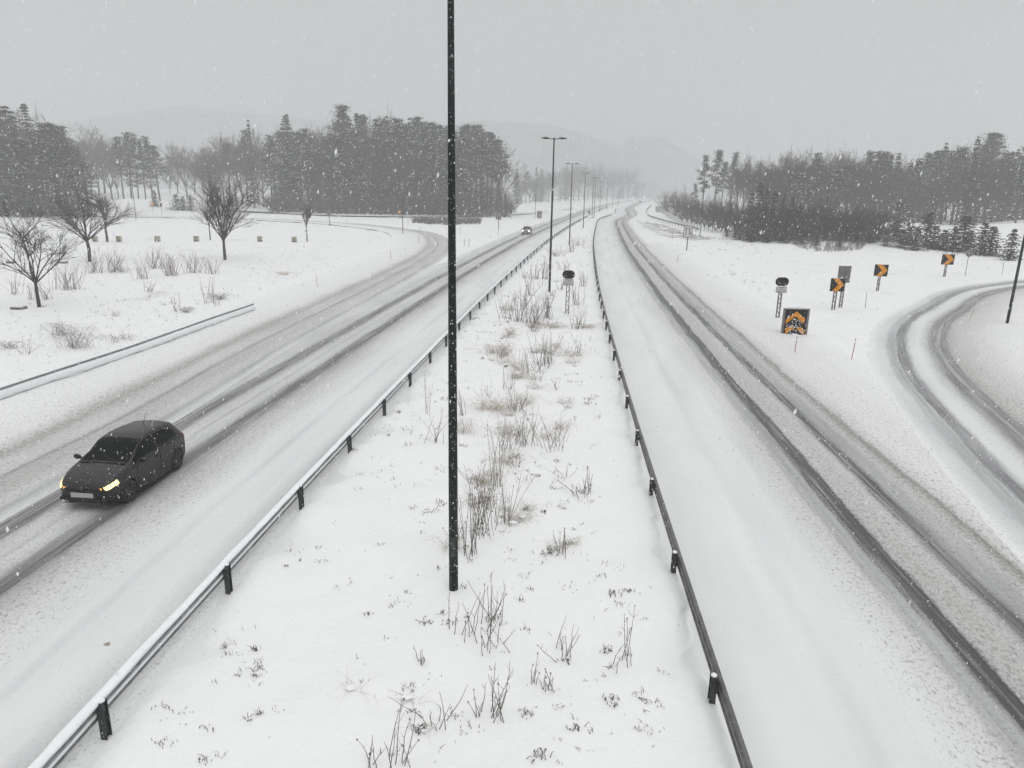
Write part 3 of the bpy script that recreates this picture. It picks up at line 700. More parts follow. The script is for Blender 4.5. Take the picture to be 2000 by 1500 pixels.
# low gore marker board with arrows, half covered by snow
x, y, z = P3(1549, 658); root = empty('marker_board', (x, y, z - .05), -.05); tag(root, 'low square marker board with orange arrow, splashed with snow at the road fork', 'sign')
cx_, cz_, ww, hh = px_rect(1553, 630, 50, 55, y); cx_ -= x; cz_ = cz_ - z + .05
b = MB(); b.box((cx_, .0, cz_), (ww, .10, hh)); b.build('board', M['signback'], root)
f_ = MB(); f_.box((cx_, -.054, cz_ - .01), (ww * .84, .006, hh * .93)); fo = f_.build('face', M['black'], root)
a_ = MB(); A = ww * .40; Bz = hh * .45
def arrow(pts): a_.prism([(cx_ + p_[0] * A, cz_ + p_[1] * Bz) for p_ in pts], -.0625, -.058)
arrow([(-.95, .22), (-.05, .88), (-.05, .52), (-.95, -.12)]); arrow([(-.05, .88), (.05, .88), (.9, .30), (.75, -.08), (-.05, .52)])
arrow([(-.85, -.92), (-.95, -.45), (-.25, -.25), (-.05, -.50), (-.35, -.62)]); arrow([(.15, -.45), (.5, -.30), (.95, -.62), (.95, -.95), (.55, -.75)])
a_.build('arrow', M['orange'], fo)
sp_ = MB(); rr = random.Random(9)
for k in range(150):
    u = rr.gauss(0.0, .26); v = rr.gauss(-.25, .36)
    if abs(u) > .46 or abs(v) > .5 or (u * u + (v + .15) ** 2) > rr.uniform(.02, .35): continue
    r = rr.uniform(.012, .036); n = 6; px_ = cx_ + u * ww * .9; pz_ = cz_ + v * hh
    sp_.prism([(px_ + r * math.cos(6.28 * q / n) * rr.uniform(.5, 1.1), pz_ + r * 1.2 * math.sin(6.28 * q / n) * rr.uniform(.6, 1.2)) for q in range(n)][::-1], -.062 - rr.uniform(.006, .03), -.056)
sp_.build('stuck_snow', M['cap'], root)
s_ = MB(); K = 14
s_.prism([(cx_ - ww * .5, cz_ + hh * .5), (cx_ - ww * .46, cz_ + hh * .5 + .07), (cx_ - ww * .2, cz_ + hh * .5 + .11), (cx_ + ww * .1, cz_ + hh * .5 + .12), (cx_ + ww * .42, cz_ + hh * .5 + .08), (cx_ + ww * .5, cz_ + hh * .5)][::-1], -.06, .06)
s_.build('snow_cap', M['cap'], root)
dr = MB(); n = 16
for i, (r, zz) in enumerate(((1.0, -.12), (.7, .08), (.35, .2), (.02, .24))):
    for k in range(n): dr.v.append((cx_ + r * ww * .34 * math.cos(6.2832 * k / n), -.22 + r * .35 * math.sin(6.2832 * k / n), zz + .05))
for i in range(3):
    for k in range(n): dr.face((i * n + k, i * n + (k + 1) % n, (i + 1) * n + (k + 1) % n, (i + 1) * n + k))
dr.build('snow_drift', M['cap'], root, True)
# lane sign
x, y, z = P3(1341.5, 490); root = empty('lane_sign', (x, y, z)); tag(root, 'white rectangular lane merge sign with black arrows on a single post', 'sign')
cx_, cz_, ww, hh = px_rect(1343.5, 452.5, 17.5, 22.5, y); cx_ -= x; cz_ -= z
l = MB(); l.box((cx_ * .5, .0, (cz_) / 2 - .1), (.14, .10, cz_ + .2)); l.build('post', M['mast'], root)
b = MB(); b.box((cx_, -.08, cz_), (ww, .03, hh)); b.build('board', M['black'], root)
b = MB(); b.box((cx_, -.099, cz_), (ww * .90, .004, hh * .92)); fo = b.build('face', M['white'], root)
a_ = MB()
for ax in (-.22, .16):
    a_.box((cx_ + ax * ww, -.104, cz_ - .04 * hh), (ww * .07, .004, hh * .62))
    a_.prism([(cx_ + (ax - .12) * ww, cz_ + .22 * hh), (cx_ + (ax + .12) * ww, cz_ + .22 * hh), (cx_ + ax * ww, cz_ + .40 * hh)], -.106, -.102)
a_.prism([(cx_ + .18 * ww, cz_ + .08 * hh), (cx_ + .18 * ww, cz_ - .02 * hh), (cx_ + .38 * ww, cz_ - .30 * hh), (cx_ + .40 * ww, cz_ - .20 * hh)][::-1], -.1065, -.1025)
a_.build('arrow', M['trim'], fo)
# round sign from behind
def small_sign(bx, by, c, w, h, label, shape='rect', mat='signback', name='road_sign', pw=.06, group=None):
    x, y, z = P3(bx, by); root = empty(name, (x, y, z)); tag(root, label, 'sign', group)
    cx_, cz_, ww, hh = px_rect(c[0], c[1], w, h, y); cx_ -= x; cz_ -= z
    l = MB(); l.tube([(0, .04, -.2), (cx_ * .5, .04, cz_)], pw / 2, 8); l.build('post', M['mast'], root, True)
    b = MB()
    if shape == 'rect': b.box((cx_ * .6, 0, cz_), (ww, .03, hh))
    elif shape == 'tri': b.prism([(cx_ * .6 - ww / 2, cz_ - hh / 2), (cx_ * .6 + ww / 2, cz_ - hh / 2), (cx_ * .6, cz_ + hh / 2)], -.015, .015)
    else: b.prism([(cx_ * .6 + ww / 2 * math.cos(6.2832 * k / 20), cz_ + hh / 2 * math.sin(6.2832 * k / 20)) for k in range(20)], -.015, .015)
    bo = b.build('board', M[mat], root)
    if shape == 'rect' and mat == 'signback':
        s2 = MB()
        for k in (-.25, .25): s2.box((cx_ * .6, .035, cz_ + k * hh), (ww * .9, .04, .05))
        s2.build('bracket', M['mast'], bo)
    if mat == 'orange':
        s2 = MB(); s2.box((cx_ * .6, -.02, cz_), (ww * .55, .008, hh * .2)); s2.build('emblem', M['cap'], bo)
    return root
small_sign(1885, 539, (1894, 494), 14, 16, 'round grey sign seen from behind on a thin leaning post by the slip road', 'round')
small_sign(974, 447.5, (973.5, 421), 11, 15.5, 'tall grey sign back left of the distant car', pw=.16)
small_sign(644, 441, (642, 415.5), 7, 13, 'narrow grey sign back standing on the left field', pw=.16)
small_sign(1054, 428, (1053.5, 419), 9.5, 14, 'grey sign back above the distant car, close to the road', pw=.1)
small_sign(1150, 432, (1150.5, 414.5), 5.5, 7, 'tiny round sign in the median beside the fourth lamp post', 'round', pw=.09)
small_sign(780.5, 428, (780, 414), 5.5, 7, 'tiny orange round sign before the left forest', 'round', 'orange', pw=.07)
small_sign(299, 415, (297, 398), 6.5, 7, 'small orange sign on the far left field', 'round', 'orange', pw=.08)
small_sign(316.5, 419, (314.5, 400), 3.5, 7, 'small dark sign seen edge-on beside the orange sign on the far left', 'rect', 'black', pw=.1)
small_sign(998, 428, (997, 414), 5, 8, 'dark small sign in front of the snow-covered bush', 'round', 'black', pw=.09)
small_sign(752.5, 421, (752, 404), 2.2, 14, 'thin dark pole with narrow sign before the left forest', 'rect', 'black', pw=.1)

# snow stakes
STK = [(621,565,617,537,'red','red snow stake on the left verge beyond the end of the low guardrail'),(1551,696,1557,657,'red','red snow stake in front of the low marker board'),(1662,707,1672,660,'red','red leaning snow stake between the carriageway and the slip road'),
       (1690,602,1693,571,'wood','grey snow stake between the chevron signs'),(1957,536,1961,511,'wood','thin grey stake beyond the slip road bend'),(1322,515,1325,497,'wood','thin dark stake below the lane merge sign'),
       (765,509,762,490,'red','dark red stake on the left field by the exit bend'),(819,468,818,463,'wood','small stake before the exit bend'),(819,479,817.5,465,'wood','stake inside the exit bend'),(1890,632,1904,602,'straw','pale leaning stick inside the slip road bend'),
       (821.5,456,819.5,444,'wood','stake beyond the exit bend'),(907,481,907,465,'wood','left one of two stakes between exit and carriageway'),(916,482,916,466,'wood','right one of two stakes between exit and carriageway'),
       (972.5,460,973.5,447,'wood','stake below the tall grey sign back'),(1253,450,1256,440,'wood','left one of two stakes at the merging lane'),(1259,448,1260,438,'wood','right one of two stakes at the merging lane'),(1314,466,1313,454,'wood','stake at the edge of the merging lane'),
       (578,432,578,420,'wood','faint stake on the far left field'),(899,460,899,443,'wood','stake right of the tall pole near the grey shrub bed'),(797,439,797,427,'wood','thin stake left of the grey shrub bed')]
for k, (bx, by, tx_, ty_, mt, lb) in enumerate(STK):
    x, y, z = P3(bx, by); x1, z1 = atY(tx_, ty_, y)
    hgt = max(.7, z1 - z)
    t = MB(); far_ = max(1.0, y / 60)
    t.tube([(0, 0, -.15), ((x1 - x) * .5, 0, hgt * .5), ((x1 - x), 0, hgt)], .018 * min(1.6, far_) if mt != 'straw' else .016, 6)
    if mt == 'red': t.tube([((x1 - x) * .80, 0, hgt * .80), ((x1 - x) * .88, 0, hgt * .88)], .021, 6, 1)
    o = t.build('snow_stake', [M[mt], M['cap']]); o.location = (x, y, z); tag(o, lb, 'stake', 'snow stakes along the roads')
#NEXT#
# ------------------------------------------------------------------ plants
def stem_clump(px, py, hpx, wpx, n, label, mat='stem', seed=0, lean=0.0, thick=.0072, kind='twig', group='bare stems in the snow', name='bare_shrub'):
    x, y, z = P3(px, py); sc_ = F_PX / math.hypot(y, CAM_H); hh = hpx / sc_ * 1.0; ww = wpx / sc_
    th = thick * max(1.0, min(2.2, y / 26))
    rr = random.Random(seed * 7 + int(px * 3 + py)); mb = MB()
    for k in range(int(n * 1.2 + 1)):
        bx = rr.gauss(0, ww * .16); by = rr.gauss(0, ww * .16)
        L_ = hh * rr.uniform(.45, 1.05); a = rr.gauss(lean, 1) * ww / max(hh, .2) * .36; bb = rr.gauss(0, 1) * ww / max(hh, .2) * .25
        c1 = rr.gauss(0, .10); pts = []
        for i in range(6):
            t = i / 5; bend = t + c1 * math.sin(t * 3.0)
            pts.append((bx + a * L_ * bend + rr.gauss(0, .006), by + bb * L_ * t + rr.gauss(0, .006), L_ * t * (1 - .10 * abs(a) * t) - .04))
        mb.tube(pts, [th * (1 - .6 * i / 5) for i in range(6)], 4, 0, False)
        for q in range(rr.choice((0, 1, 1, 2, 3))):
            i = rr.choice((2, 3, 4)); p = pts[i]; s_ = rr.uniform(.06, .22) * L_; dx = rr.choice((-1, 1)) * rr.uniform(.3, .9)
            mb.tube([p, (p[0] + dx * s_ * .5, p[1] + rr.gauss(0, .2) * s_, p[2] + s_ * .5), (p[0] + dx * s_ * .8, p[1], p[2] + s_)], [th * .55, th * .45, th * .25], 3, 0, False)
        if rr.random() < .35:      # a seed head or withered leaf at the tip
            p = pts[5]; mb.box(p, (.02, .015, .03), 0, Matrix.Rotation(rr.uniform(0, 3), 3, 'X'))
    o = mb.build(name, M[mat]); o.location = (x, y, z); o.visible_shadow = True
    return tag(o, label, 'shrub', group)
def grass_tuft(px, py, hpx, wpx, n, label, mat='straw', seed=0, droop=1.0, group='withered grass tufts on the median', snowy=True, side=0.0):
    x, y, z = P3(px, py); sc_ = F_PX / math.hypot(y, CAM_H); hh = hpx / sc_; ww = wpx / sc_
    rr = random.Random(seed + int(px + py * 5)); mb = MB(); th = .0042 * max(1, min(2.5, y / 22))
    for k in range(int(n * 1.15)):
        bx = rr.gauss(0, ww * .19); by = rr.gauss(0, ww * .12); a = rr.uniform(0, 6.2832); R_ = rr.uniform(.25, 1) * ww * .68; L_ = hh * rr.uniform(.5, 1.1)
        dx = math.cos(a) * R_ + side * ww * .4; dy = math.sin(a) * R_; pts = []
        for i in range(6):
            t = i / 5; zz = L_ * (math.sin(min(1, t * (1 + .35 * droop)) * math.pi * .5) - droop * .75 * t ** 3)
            pts.append((bx + dx * t * (1 + .3 * t), by + dy * t * (1 + .3 * t), max(.005, zz)))
        mb.blade(pts, th * .78, 0)
    if snowy:
        for k in range(max(3, n // 14)):
            a = rr.uniform(0, 6.28); r = rr.uniform(0, .3) * ww; q = rr.uniform(.02, .055) * min(1.5, ww * 2); cx_, cy_, cz_ = r * math.cos(a), r * math.sin(a), hh * rr.uniform(.15, .6)
            b0 = len(mb.v)
            for (dx, dy, dz) in ((1.6, 0, 0), (0, 1, 0), (-1.6, 0, 0), (0, -1, 0), (0, 0, .6), (0, 0, -.3)): mb.v.append((cx_ + dx * q, cy_ + dy * q, cz_ + dz * q))
            for f in ((0, 1, 4), (1, 2, 4), (2, 3, 4), (3, 0, 4), (1, 0, 5), (2, 1, 5), (3, 2, 5), (0, 3, 5)): mb.face([b0 + i for i in f], 1)
    o = mb.build('grass_tuft', [M[mat], M['cap']]); o.location = (x, y, z)
    return tag(o, label, 'grass', group)
def weed(px, py, wpx, n, label, seed=0, group='low dark weeds in the snow'):
    x, y, z = P3(px, py); sc_ = F_PX / math.hypot(y, CAM_H); ww = wpx / sc_; rr = random.Random(seed + int(px * 7 + py)); mb = MB()
    for k in range(n):
        bx = rr.gauss(0, ww * .28); by = rr.gauss(0, ww * .25); a = rr.uniform(0, 6.28); L_ = rr.uniform(.25, .8) * ww * .5; up_ = rr.uniform(.3, 1.2) * L_
        mb.tube([(bx, by, -.01), (bx + math.cos(a) * L_ * .5, by + math.sin(a) * L_ * .5, up_ * .8 + .01), (bx + math.cos(a) * L_, by + math.sin(a) * L_, up_ * .7)], [.006, .005, .002], 4, 0, False)
        if rr.random() < .3:
            p = (bx + math.cos(a) * L_, by + math.sin(a) * L_, up_ * .8); mb.box(p, (.025, .022, .010), 0, Matrix.Rotation(rr.uniform(0, 3), 3, 'Y'))
    o = mb.build('weed', M['weed']); o.location = (x, y, z); return tag(o, label, 'weed', group)
SH = [ # px, py, height px, width px, stems, material, label
 (922,1240,105,110,8,'stem','fan of bare stems just below the foot of the nearest pole'),
 (975,1215,95,95,6,'stem','bare stems right of the pole-foot fan, one lying far out'),
 (960,1262,75,100,8,'stem','low cluster of short stems under the fan near the nearest pole'),
 (1100,1275,82,70,6,'stem','five upright stems alone on open snow right of the nearest pole'),
 (1210,1290,95,75,5,'stem','two long crossing stems with smaller ones near the right guardrail'),
 (828,1295,30,30,5,'stem','small forked twig on open snow left of the stems'),
 (780,1490,125,100,6,'stem','tall curved stems at the bottom edge of the picture'),
 (850,1415,75,80,6,'stem','loose stems between the tall curved ones and the footprints'),
 (975,1400,105,75,8,'stem','bundle of tall stems with side shoots near the bottom middle'),
 (935,1400,60,50,4,'stem','short thin stems left of the bundle with side shoots'),
 (728,1495,60,40,5,'stem','branched twigs cut by the bottom edge of the picture'),
 (1045,1335,60,25,3,'stem','single knobbly stem right of the tall bundle'),
 (1070,1345,45,45,7,'stem','short dense twigs right of the knobbly stem'),
 (915,1085,150,60,12,'stem','dense tall stems right behind the nearest pole, lower part'),
 (940,1040,140,75,16,'stem','dense thicket of stems right of the nearest pole'),
 (985,1020,120,60,9,'stem','tall stems at the right of the pole thicket'),
 (968,950,150,45,6,'stem','tallest stems above the pole thicket'),
 (1100,1085,85,40,5,'stem','slim stems beside a brown tuft right of the thicket'),
 (1145,962,50,30,6,'stem','forked Y-shaped stem by the right part of the median'),
 (1130,965,30,60,12,'stem','low scrub around the forked stem'),
 (1030,870,85,60,12,'stem','upright stems in the middle clump of the median'),
 (1075,878,80,70,10,'stem','wide fan of straight stems at the right of the middle clump'),
 (985,880,60,60,14,'stem','tangled stems at the left of the middle clump'),
 (1010,800,60,50,14,'stem','thin stems above the middle clump'),
 (905,812,65,35,5,'stem','two tall thin stems just right of the nearest pole'),
 (838,808,85,25,3,'stem','lone tall stem left of the nearest pole'),
 (850,862,70,60,7,'stem','crossed stems with drooping tips left of the nearest pole'),
 (990,760,50,35,7,'stem','V-shaped stems above the brown mound of grass'),
 (1025,730,75,30,4,'stem','two straight stems behind the brown mound of grass'),
 (1045,725,35,40,10,'stem','small stems right of the brown mound of grass'),
 (1062,712,75,50,18,'stem','dense scrub with seed heads in the upper median'),
 (1128,690,45,40,6,'stem','small V-shaped clump near the right guardrail'),
 (1085,762,28,25,4,'stem','three tiny stems on open snow'),
 (1125,605,0,0,0,'stem',''),
 (1125,597,45,45,10,'stem','fan of stems right behind the oval sign post'),
 (1128,642,50,40,12,'stem','stems with brown base below the oval sign'),
 (1000,640,0,0,0,'stem',''),
 (985,622,55,35,9,'stem','left end of the wide band of stems below the second lamp'),
 (1010,628,55,40,16,'stem','middle of the wide band of stems below the second lamp'),
 (1040,632,60,50,22,'stem','thickest part of the band of stems below the second lamp'),
 (1070,622,55,40,16,'stem','right end of the band of stems below the second lamp'),
 (1026,598,40,45,9,'stem','fan of stems above the wide band'),
 (1045,648,30,30,10,'stem','short stems under the wide band'),
 (1028,577,45,40,9,'stemred','fan of stems left of the second lamp post'),
 (1045,545,38,22,9,'stemred','pale stems by the left guardrail before the second lamp'),
 (1063,545,45,20,10,'stemred','upright pale stems touching the second lamp post'),
 (1100,528,28,35,10,'stemred','thin stems above the oval sign'),
 (1140,560,35,20,6,'stemred','few thin stems near the right guardrail beside the oval sign'),
 (1085,500,22,45,22,'stemred','low scrub between second and third lamp'),
 (1130,480,22,40,18,'stemred','low scrub right of the third lamp'),
 (1115,492,25,20,10,'stemred','stems at the foot of the third lamp'),
]
for k, (px, py, hp, wp_, n, mt, lb) in enumerate(SH):
    if n: stem_clump(px, py, hp, wp_, n, lb, mt, seed=k)
LH = [ # left field
 (135,565,62,70,34,'dense purplish stems in front of the second bare tree'),(190,532,45,45,24,'stems right of the second bare tree foot'),(218,532,52,48,26,'stems between second tree and the marker boxes'),
 (232,520,0,0,0,''),(275,545,48,40,14,'fan of stems left of the dense patch on the left field'),(305,525,48,50,26,'left half of the dense stem patch on the left field'),(335,538,50,42,34,'darkest part of the dense stem patch on the left field'),
 (375,533,45,42,22,'stems right of the dense patch on the left field'),(413,535,38,32,16,'last fan of stems before the round bare tree'),(290,570,25,35,8,'thin low stems below the dense patch on the left field'),
 (30,575,50,40,10,'sparse stems at the left edge before the nearest tree'),(95,585,40,40,14,'sparse stems right of the nearest tree trunk'),(62,585,35,20,6,'few stems left of the nearest tree trunk'),
 (410,592,58,40,8,'tall thin stems above the left guardrail'),(348,608,38,30,6,'forked thin stem left of the leafy clump'),(425,600,30,18,4,'short dark stems beside the leafy clump'),
 (55,690,38,45,8,'sparse stems on the left edge below the first tree'),(225,672,30,30,5,'small stems above the left guardrail'),(250,668,30,20,4,'thin stem among low weeds on the left')]
for k, (px, py, hp, wp_, n, lb) in enumerate(LH):
    if n: stem_clump(px, py, hp, wp_, n, lb, 'stemred', seed=100 + k, group='bare stems on the left field', thick=.007)
GT = [(985,905,30,70,70,'arching brown grass in the middle clump',0),(905,845,38,60,60,'pale drooping grass right behind the nearest pole',0),(1000,850,30,80,90,'matted brown grass above the middle clump',0),
 (960,800,26,90,120,'large mat of brown grass, widest on the median',0),(1020,790,28,60,60,'right half of the brown grass mat',0),(1010,738,16,42,70,'rounded brown mound of grass',0),(1090,838,22,65,50,'long drooping grass beside the fan of straight stems',.2),
 (945,945,28,60,60,'curled pale grass below the middle clump',0),(925,985,22,60,50,'pale tufts above the pole thicket',0),(985,695,32,45,60,'reddish brown upright tuft in the upper median',0),(960,690,22,50,50,'dark leafy tuft left of the reddish one',0),
 (995,655,24,30,40,'small brown tuft under the stems band',0),(1020,1015,20,55,40,'flat brown grass in the pole thicket',0),(1090,1072,20,45,40,'dark brown tuft at slim stems',.3),(1120,1062,18,35,24,'small drooping tuft right of the slim stems',.3),
 (690,1345,14,80,12,'few bent straws pressed in the snow on the left',-.3),(800,1365,12,80,10,'bent straws near the footprints',.2),(830,1425,14,55,12,'curved straws among the stems at the bottom',0),(880,1075,40,70,26,'thin straws arching left of the nearest pole',-.3),
 (1075,690,16,40,40,'flat weeds right of the dense scrub',0),(1085,640,12,70,60,'low dry grass between stems and sign',0),(1145,640,10,50,50,'low dry grass right of the oval sign',0),
 (1040,640,14,40,50,'dry grass at the base of the stems band',0)]
for k, (px, py, hp, wp_, n, lb, sd_) in enumerate(GT): grass_tuft(px, py, hp, wp_, n, lb, seed=k, side=sd_)
rq = random.Random(31)
for k in range(26):
    py = rq.choice((560, 600, 650, 700, 760, 820, 870, 930, 1000, 1060)) + rq.uniform(-20, 20); cx_ = np.interp(py, [560, 1060], [1060, 960]); px = cx_ + rq.gauss(0, 45)
    stem_clump(px, py, 42 * py / 850 * rq.uniform(.5, 1.2), 36 * py / 850, rq.randint(3, 7), 'few thin stems scattered down the middle of the median', 'stem', seed=300 + k, group='thin scattered stems on the median', thick=.006)
for k in range(22):
    py = rq.uniform(590, 1080); cx_ = np.interp(py, [560, 1060], [1060, 965]); px = cx_ + rq.gauss(0, 42)
    grass_tuft(px, py, 18 * py / 850, 48 * py / 850, rq.randint(24, 45), 'small pale grass tuft scattered down the middle of the median', seed=400 + k, group='small pale grass tufts on the median', side=rq.uniform(-.3, .3))
GL = [(145,680,50,75,80,'large snow-dusted leafy tuft on the left field',0,'bushgrey'),(125,655,35,60,50,'arching leafy tuft above the large one on the left field',-.2,'bushgrey'),(225,618,14,25,20,'small straw tuft on the left field',0,'straw'),
 (430,585,16,40,50,'low olive tuft beside tall thin stems',0,'bushgrey'),(20,680,18,60,40,'flat weeds at the left edge',0,'bushgrey'),(235,665,16,50,30,'flat weeds before the left guardrail',0,'bushgrey'),(555,537,8,40,40,'faint dry grass patch on the left field',0,'straw'),
 (240,532,14,30,30,'greyish base of the stems on the left field',0,'bushgrey'),(365,610,14,25,40,'small dark bushy weed above the guardrail',0,'weed')]
for k, (px, py, hp, wp_, n, lb, sd_, mt) in enumerate(GL): grass_tuft(px, py, hp, wp_, n, lb, mt, seed=50 + k, side=sd_, group='grass tufts on the left field')
WD = [(828,1218,22,12),(880,1215,22,12),(960,1210,26,12),(1150,1085,0,0),(715,1200,18,8),(818,1430,26,12),(1125,1420,26,12),(1190,1365,22,12),(1200,1375,26,9),(1055,1480,30,16),(1160,1430,16,6),(1070,1080,30,26),(1108,1065,22,12),(695,875,26,14),
 (905,1070,18,8),(1008,890,16,10),(1005,895,24,20),(905,872,14,12),(1125,716,12,10),(1150,780,16,16),(1148,790,20,14),(1062,1000,12,10),(1085,955,14,10),(1050,930,14,14),(1185,1270,24,10),(780,905,0,0),(1225,1155,18,14),(1100,1290,18,8),(860,985,22,12),(840,1000,26,12),(1180,1270,20,8),(1200,1160,20,20),(1265,1370,24,10),(1395,1390,0,0)]
WL = ['left of the fan below the pole','between the small twig and the fan','under the fan of stems','','on open snow left of the pole','at the bottom, left of the stem bundle','like a fallen twig near the right guardrail','right of the bundle, lying flat','just under the flat one near the right rail','at the bottom edge near the middle','near the bottom right of the median','at the slim stems','right of the slim stems','beside the third guardrail post','by the pole thicket',
 'in the middle clump, left','in the middle clump, darkest','right of the nearest pole, small','near the right guardrail high up','right side of the median, dotted','right side of the median, spreading','above the forked stem','left of the forked stem','at the upper middle','near the second right rail post','','on open snow at the right','below the upright stems','left of the pole, thin','left of the pole, spread out','by the crossing stems','with dotted seed heads at the right','closest to the right guardrail','']
for (px, py, w, n), l_ in zip(WD, WL):
    if n: weed(px, py, w, n, 'dark withered weed ' + l_)
def stubble(name, boxes, seed, hmin, hmax, label=None):
    """short dark blades nobody could count"""
    rr = random.Random(seed); mb = MB(); pts = []
    for (x0, y0, x1, y1, n, clump) in boxes:
        for k in range(n):
            cx_, cy_ = rr.uniform(x0, x1), rr.uniform(y0, y1); sp_ = rr.uniform(2, 11)
            for q in range(int(1 + rr.expovariate(1 / (clump * .9)))):
                px, py = cx_ + rr.gauss(0, sp_) * (cy_ / 1100), cy_ + rr.gauss(0, sp_ * .45) * (cy_ / 1100); pts.append(G(px, py, .12))
    A = np.array(pts); Z = H(A[:, 0], A[:, 1])
    l = offs(REF_L[::2], A[:, 0], A[:, 1]); r = offs(REF_R[::2], A[:, 0], A[:, 1])
    for (x, y), z, ll, rr_ in zip(A, Z, l, r):
        if abs(ll) < .35 or abs(rr_) < .5: continue
        a = rr.uniform(0, 6.28); h = hmin + (hmax - hmin) * rr.random() ** 2; t = rr.uniform(0, 1.6) * h; w = rr.uniform(.003, .0075) * max(1, y / 24)
        mb.tube([(x, y, z - .02), (x + math.cos(a) * t * .35, y + math.sin(a) * t * .35, z + h * .6), (x + math.cos(a) * t, y + math.sin(a) * t, z + h * rr.uniform(.7, 1))], [w, w * .8, w * .3], 3, 0, False)
    o = mb.build(name, M['weed']); o['kind'] = 'stuff'
    if label: o['label'] = label; o['category'] = 'grass'
    return o
stubble('grass_stubble', [(680,830,860,960,44,8),(560,1060,640,1120,6,10),(410,1200,520,1370,17,8),(280,1390,560,1500,14,9),(770,720,880,830,34,8),(640,1000,880,1250,16,5),(900,600,1000,720,70,7),(950,560,1090,640,60,5),(1000,500,1150,560,60,5),
  (900,1080,1260,1500,55,5),(700,1250,900,1500,14,4),(900,700,1170,1060,120,6),(1040,580,1170,700,90,3),(1080,440,1160,500,90,3),(1230,1100,1330,1500,14,2)], 4, .03, .10, 'short dark grass stubble poking through the median snow')
stubble('field_stubble', [(0,540,480,760,240,3),(150,560,470,640,130,3),(480,490,760,560,110,3),(80,640,300,740,80,3),(100,480,640,540,60,2)], 8, .04, .12, 'short stubble poking through the snow of the left field')
stubble('verge_stubble', [(1310,480,1500,560,40,3),(1380,450,1520,500,60,3),(1430,530,1560,620,30,2),(1800,600,1990,700,25,2)], 11, .06, .22, 'sparse stubble on the right verge')

# ------------------------------------------------------------------ trees
def bare_tree(seed, h, spread, trunk_h, r0, levels=5, fan=.5, mat='bark', leaders=6, up_=.7, twig=.008):
    rr = random.Random(seed); T = MB(); C_ = MB()
    T.tube([(0, 0, -.2), (.02 * h * rr.uniform(-1, 1), 0, trunk_h * .5), (0, 0, trunk_h)], [r0 * 1.15, r0, r0 * .85], 8)
    def grow(mb, p, d, L_, r, lev):
        n = 4; pts = [p]; dd = d.copy()
        for i in range(n):
            dd = (dd + Vector((rr.gauss(0, .09), rr.gauss(0, .09), rr.gauss(0, .06) + .05 * up_))).normalized(); pts.append(pts[-1] + dd * (L_ / n))
        rad = [max(twig * .6, r * (1 - .55 * i / n)) for i in range(n + 1)]
        mb.tube(pts, rad, 5 if lev < 2 else 3, 0, False)
        if lev >= levels: return
        k = 3 if lev > 2 else 4
        for q in range(k + (lev == 0) * 3 + (1 if rr.random() < .5 else 0)):
            t = rr.uniform(.25, 1.0); i = min(n - 1, int(t * n)); base = pts[i].lerp(pts[i + 1], t * n - i)
            ax = Vector((rr.gauss(0, 1), rr.gauss(0, 1), rr.gauss(0, .35))).normalized()
            nd = (dd * (1.0) + ax * fan * rr.uniform(.6, 1.2) + Vector((0, 0, up_ * .12))).normalized()
            grow(mb, base, nd, L_ * rr.uniform(.45, .72), max(twig, r * .5), lev + 1)
    for q in range(leaders):
        a = 6.2832 * q / leaders + rr.uniform(-.4, .4); tilt = rr.uniform(.25, 1.0) * spread / h * 1.25
        d = Vector((math.cos(a) * tilt, math.sin(a) * tilt, 1)).normalized()
        grow(C_, Vector((0, 0, trunk_h * rr.uniform(.8, 1.0))), d, (h - trunk_h) * rr.uniform(.48, .62), r0 * .5, 1)
    grow(C_, Vector((0, 0, trunk_h)), Vector((0, 0, 1)), (h - trunk_h) * .62, r0 * .7, 1)
    zs = np.array([v[2] for v in C_.v]); k = (h - trunk_h) / (np.percentile(zs, 99.7) - trunk_h)
    C_.v = [(v[0] * kx(k), v[1] * kx(k), trunk_h * .75 + (v[2] - trunk_h * .75) * k) for v in C_.v]
    return T.mesh('trunk', M[mat], True), C_.mesh('crown', M[mat])
def kx(k): return (1 + k) / 2
def add_tree(meshes, name, loc, rz, sc_, label, cat, group=None, parts=('trunk', 'crown')):
    root = empty(name, loc, rz); root.scale = (sc_[0], sc_[0], sc_[1])
    for nm, me in zip(parts, meshes): link(nm, me, root)
    return tag(root, label, cat, group)
def tree_px(meshes, h0, bx, by, ty_, name, label, cat, group=None, wf=1.0, rz=0.0, seed=0, parts=('trunk', 'crown'), far=None):
    if far is None: x, y, z = P3(bx, by)
    else:
        x, z_ = atY(bx, by, far); y = far; z = hz(x, y) - .2
    _, zt = atY(bx, ty_, y); h = max(2, zt - z); s_ = h / h0
    return add_tree(meshes, name, (x, y, z), rz or random.Random(int(bx * 3)).uniform(0, 6), (s_ * wf, s_), label, cat, group, parts)
t1 = bare_tree(11, 7.2, 6.0, 1.8, .11, 5, .70, leaders=7, up_=.15, twig=.007)
tree_px(t1, 7.2, 77, 600, 388, 'bare_tree', 'nearest bare tree with open zigzag branches at the left edge', 'tree', wf=1.0, rz=.4)
t2 = bare_tree(23, 9.0, 12.5, 2.5, .16, 5, .66, leaders=10, up_=.12, twig=.006)
tree_px(t2, 9.0, 175, 511, 338, 'bare_tree', 'wide-spreading bare tree with thick trunk, second from the left', 'tree', rz=1.4)
t3 = bare_tree(37, 9.2, 8.6, 2.3, .15, 5, .60, leaders=12, up_=.28, twig=.006)
tree_px(t3, 9.2, 440, 508, 338, 'bare_tree', 'dense vase-shaped bare tree standing alone in the left field', 'tree', rz=2.2)
t4 = bare_tree(41, 6, 3.2, 2.6, .09, 4, .5, leaders=7, up_=.4)
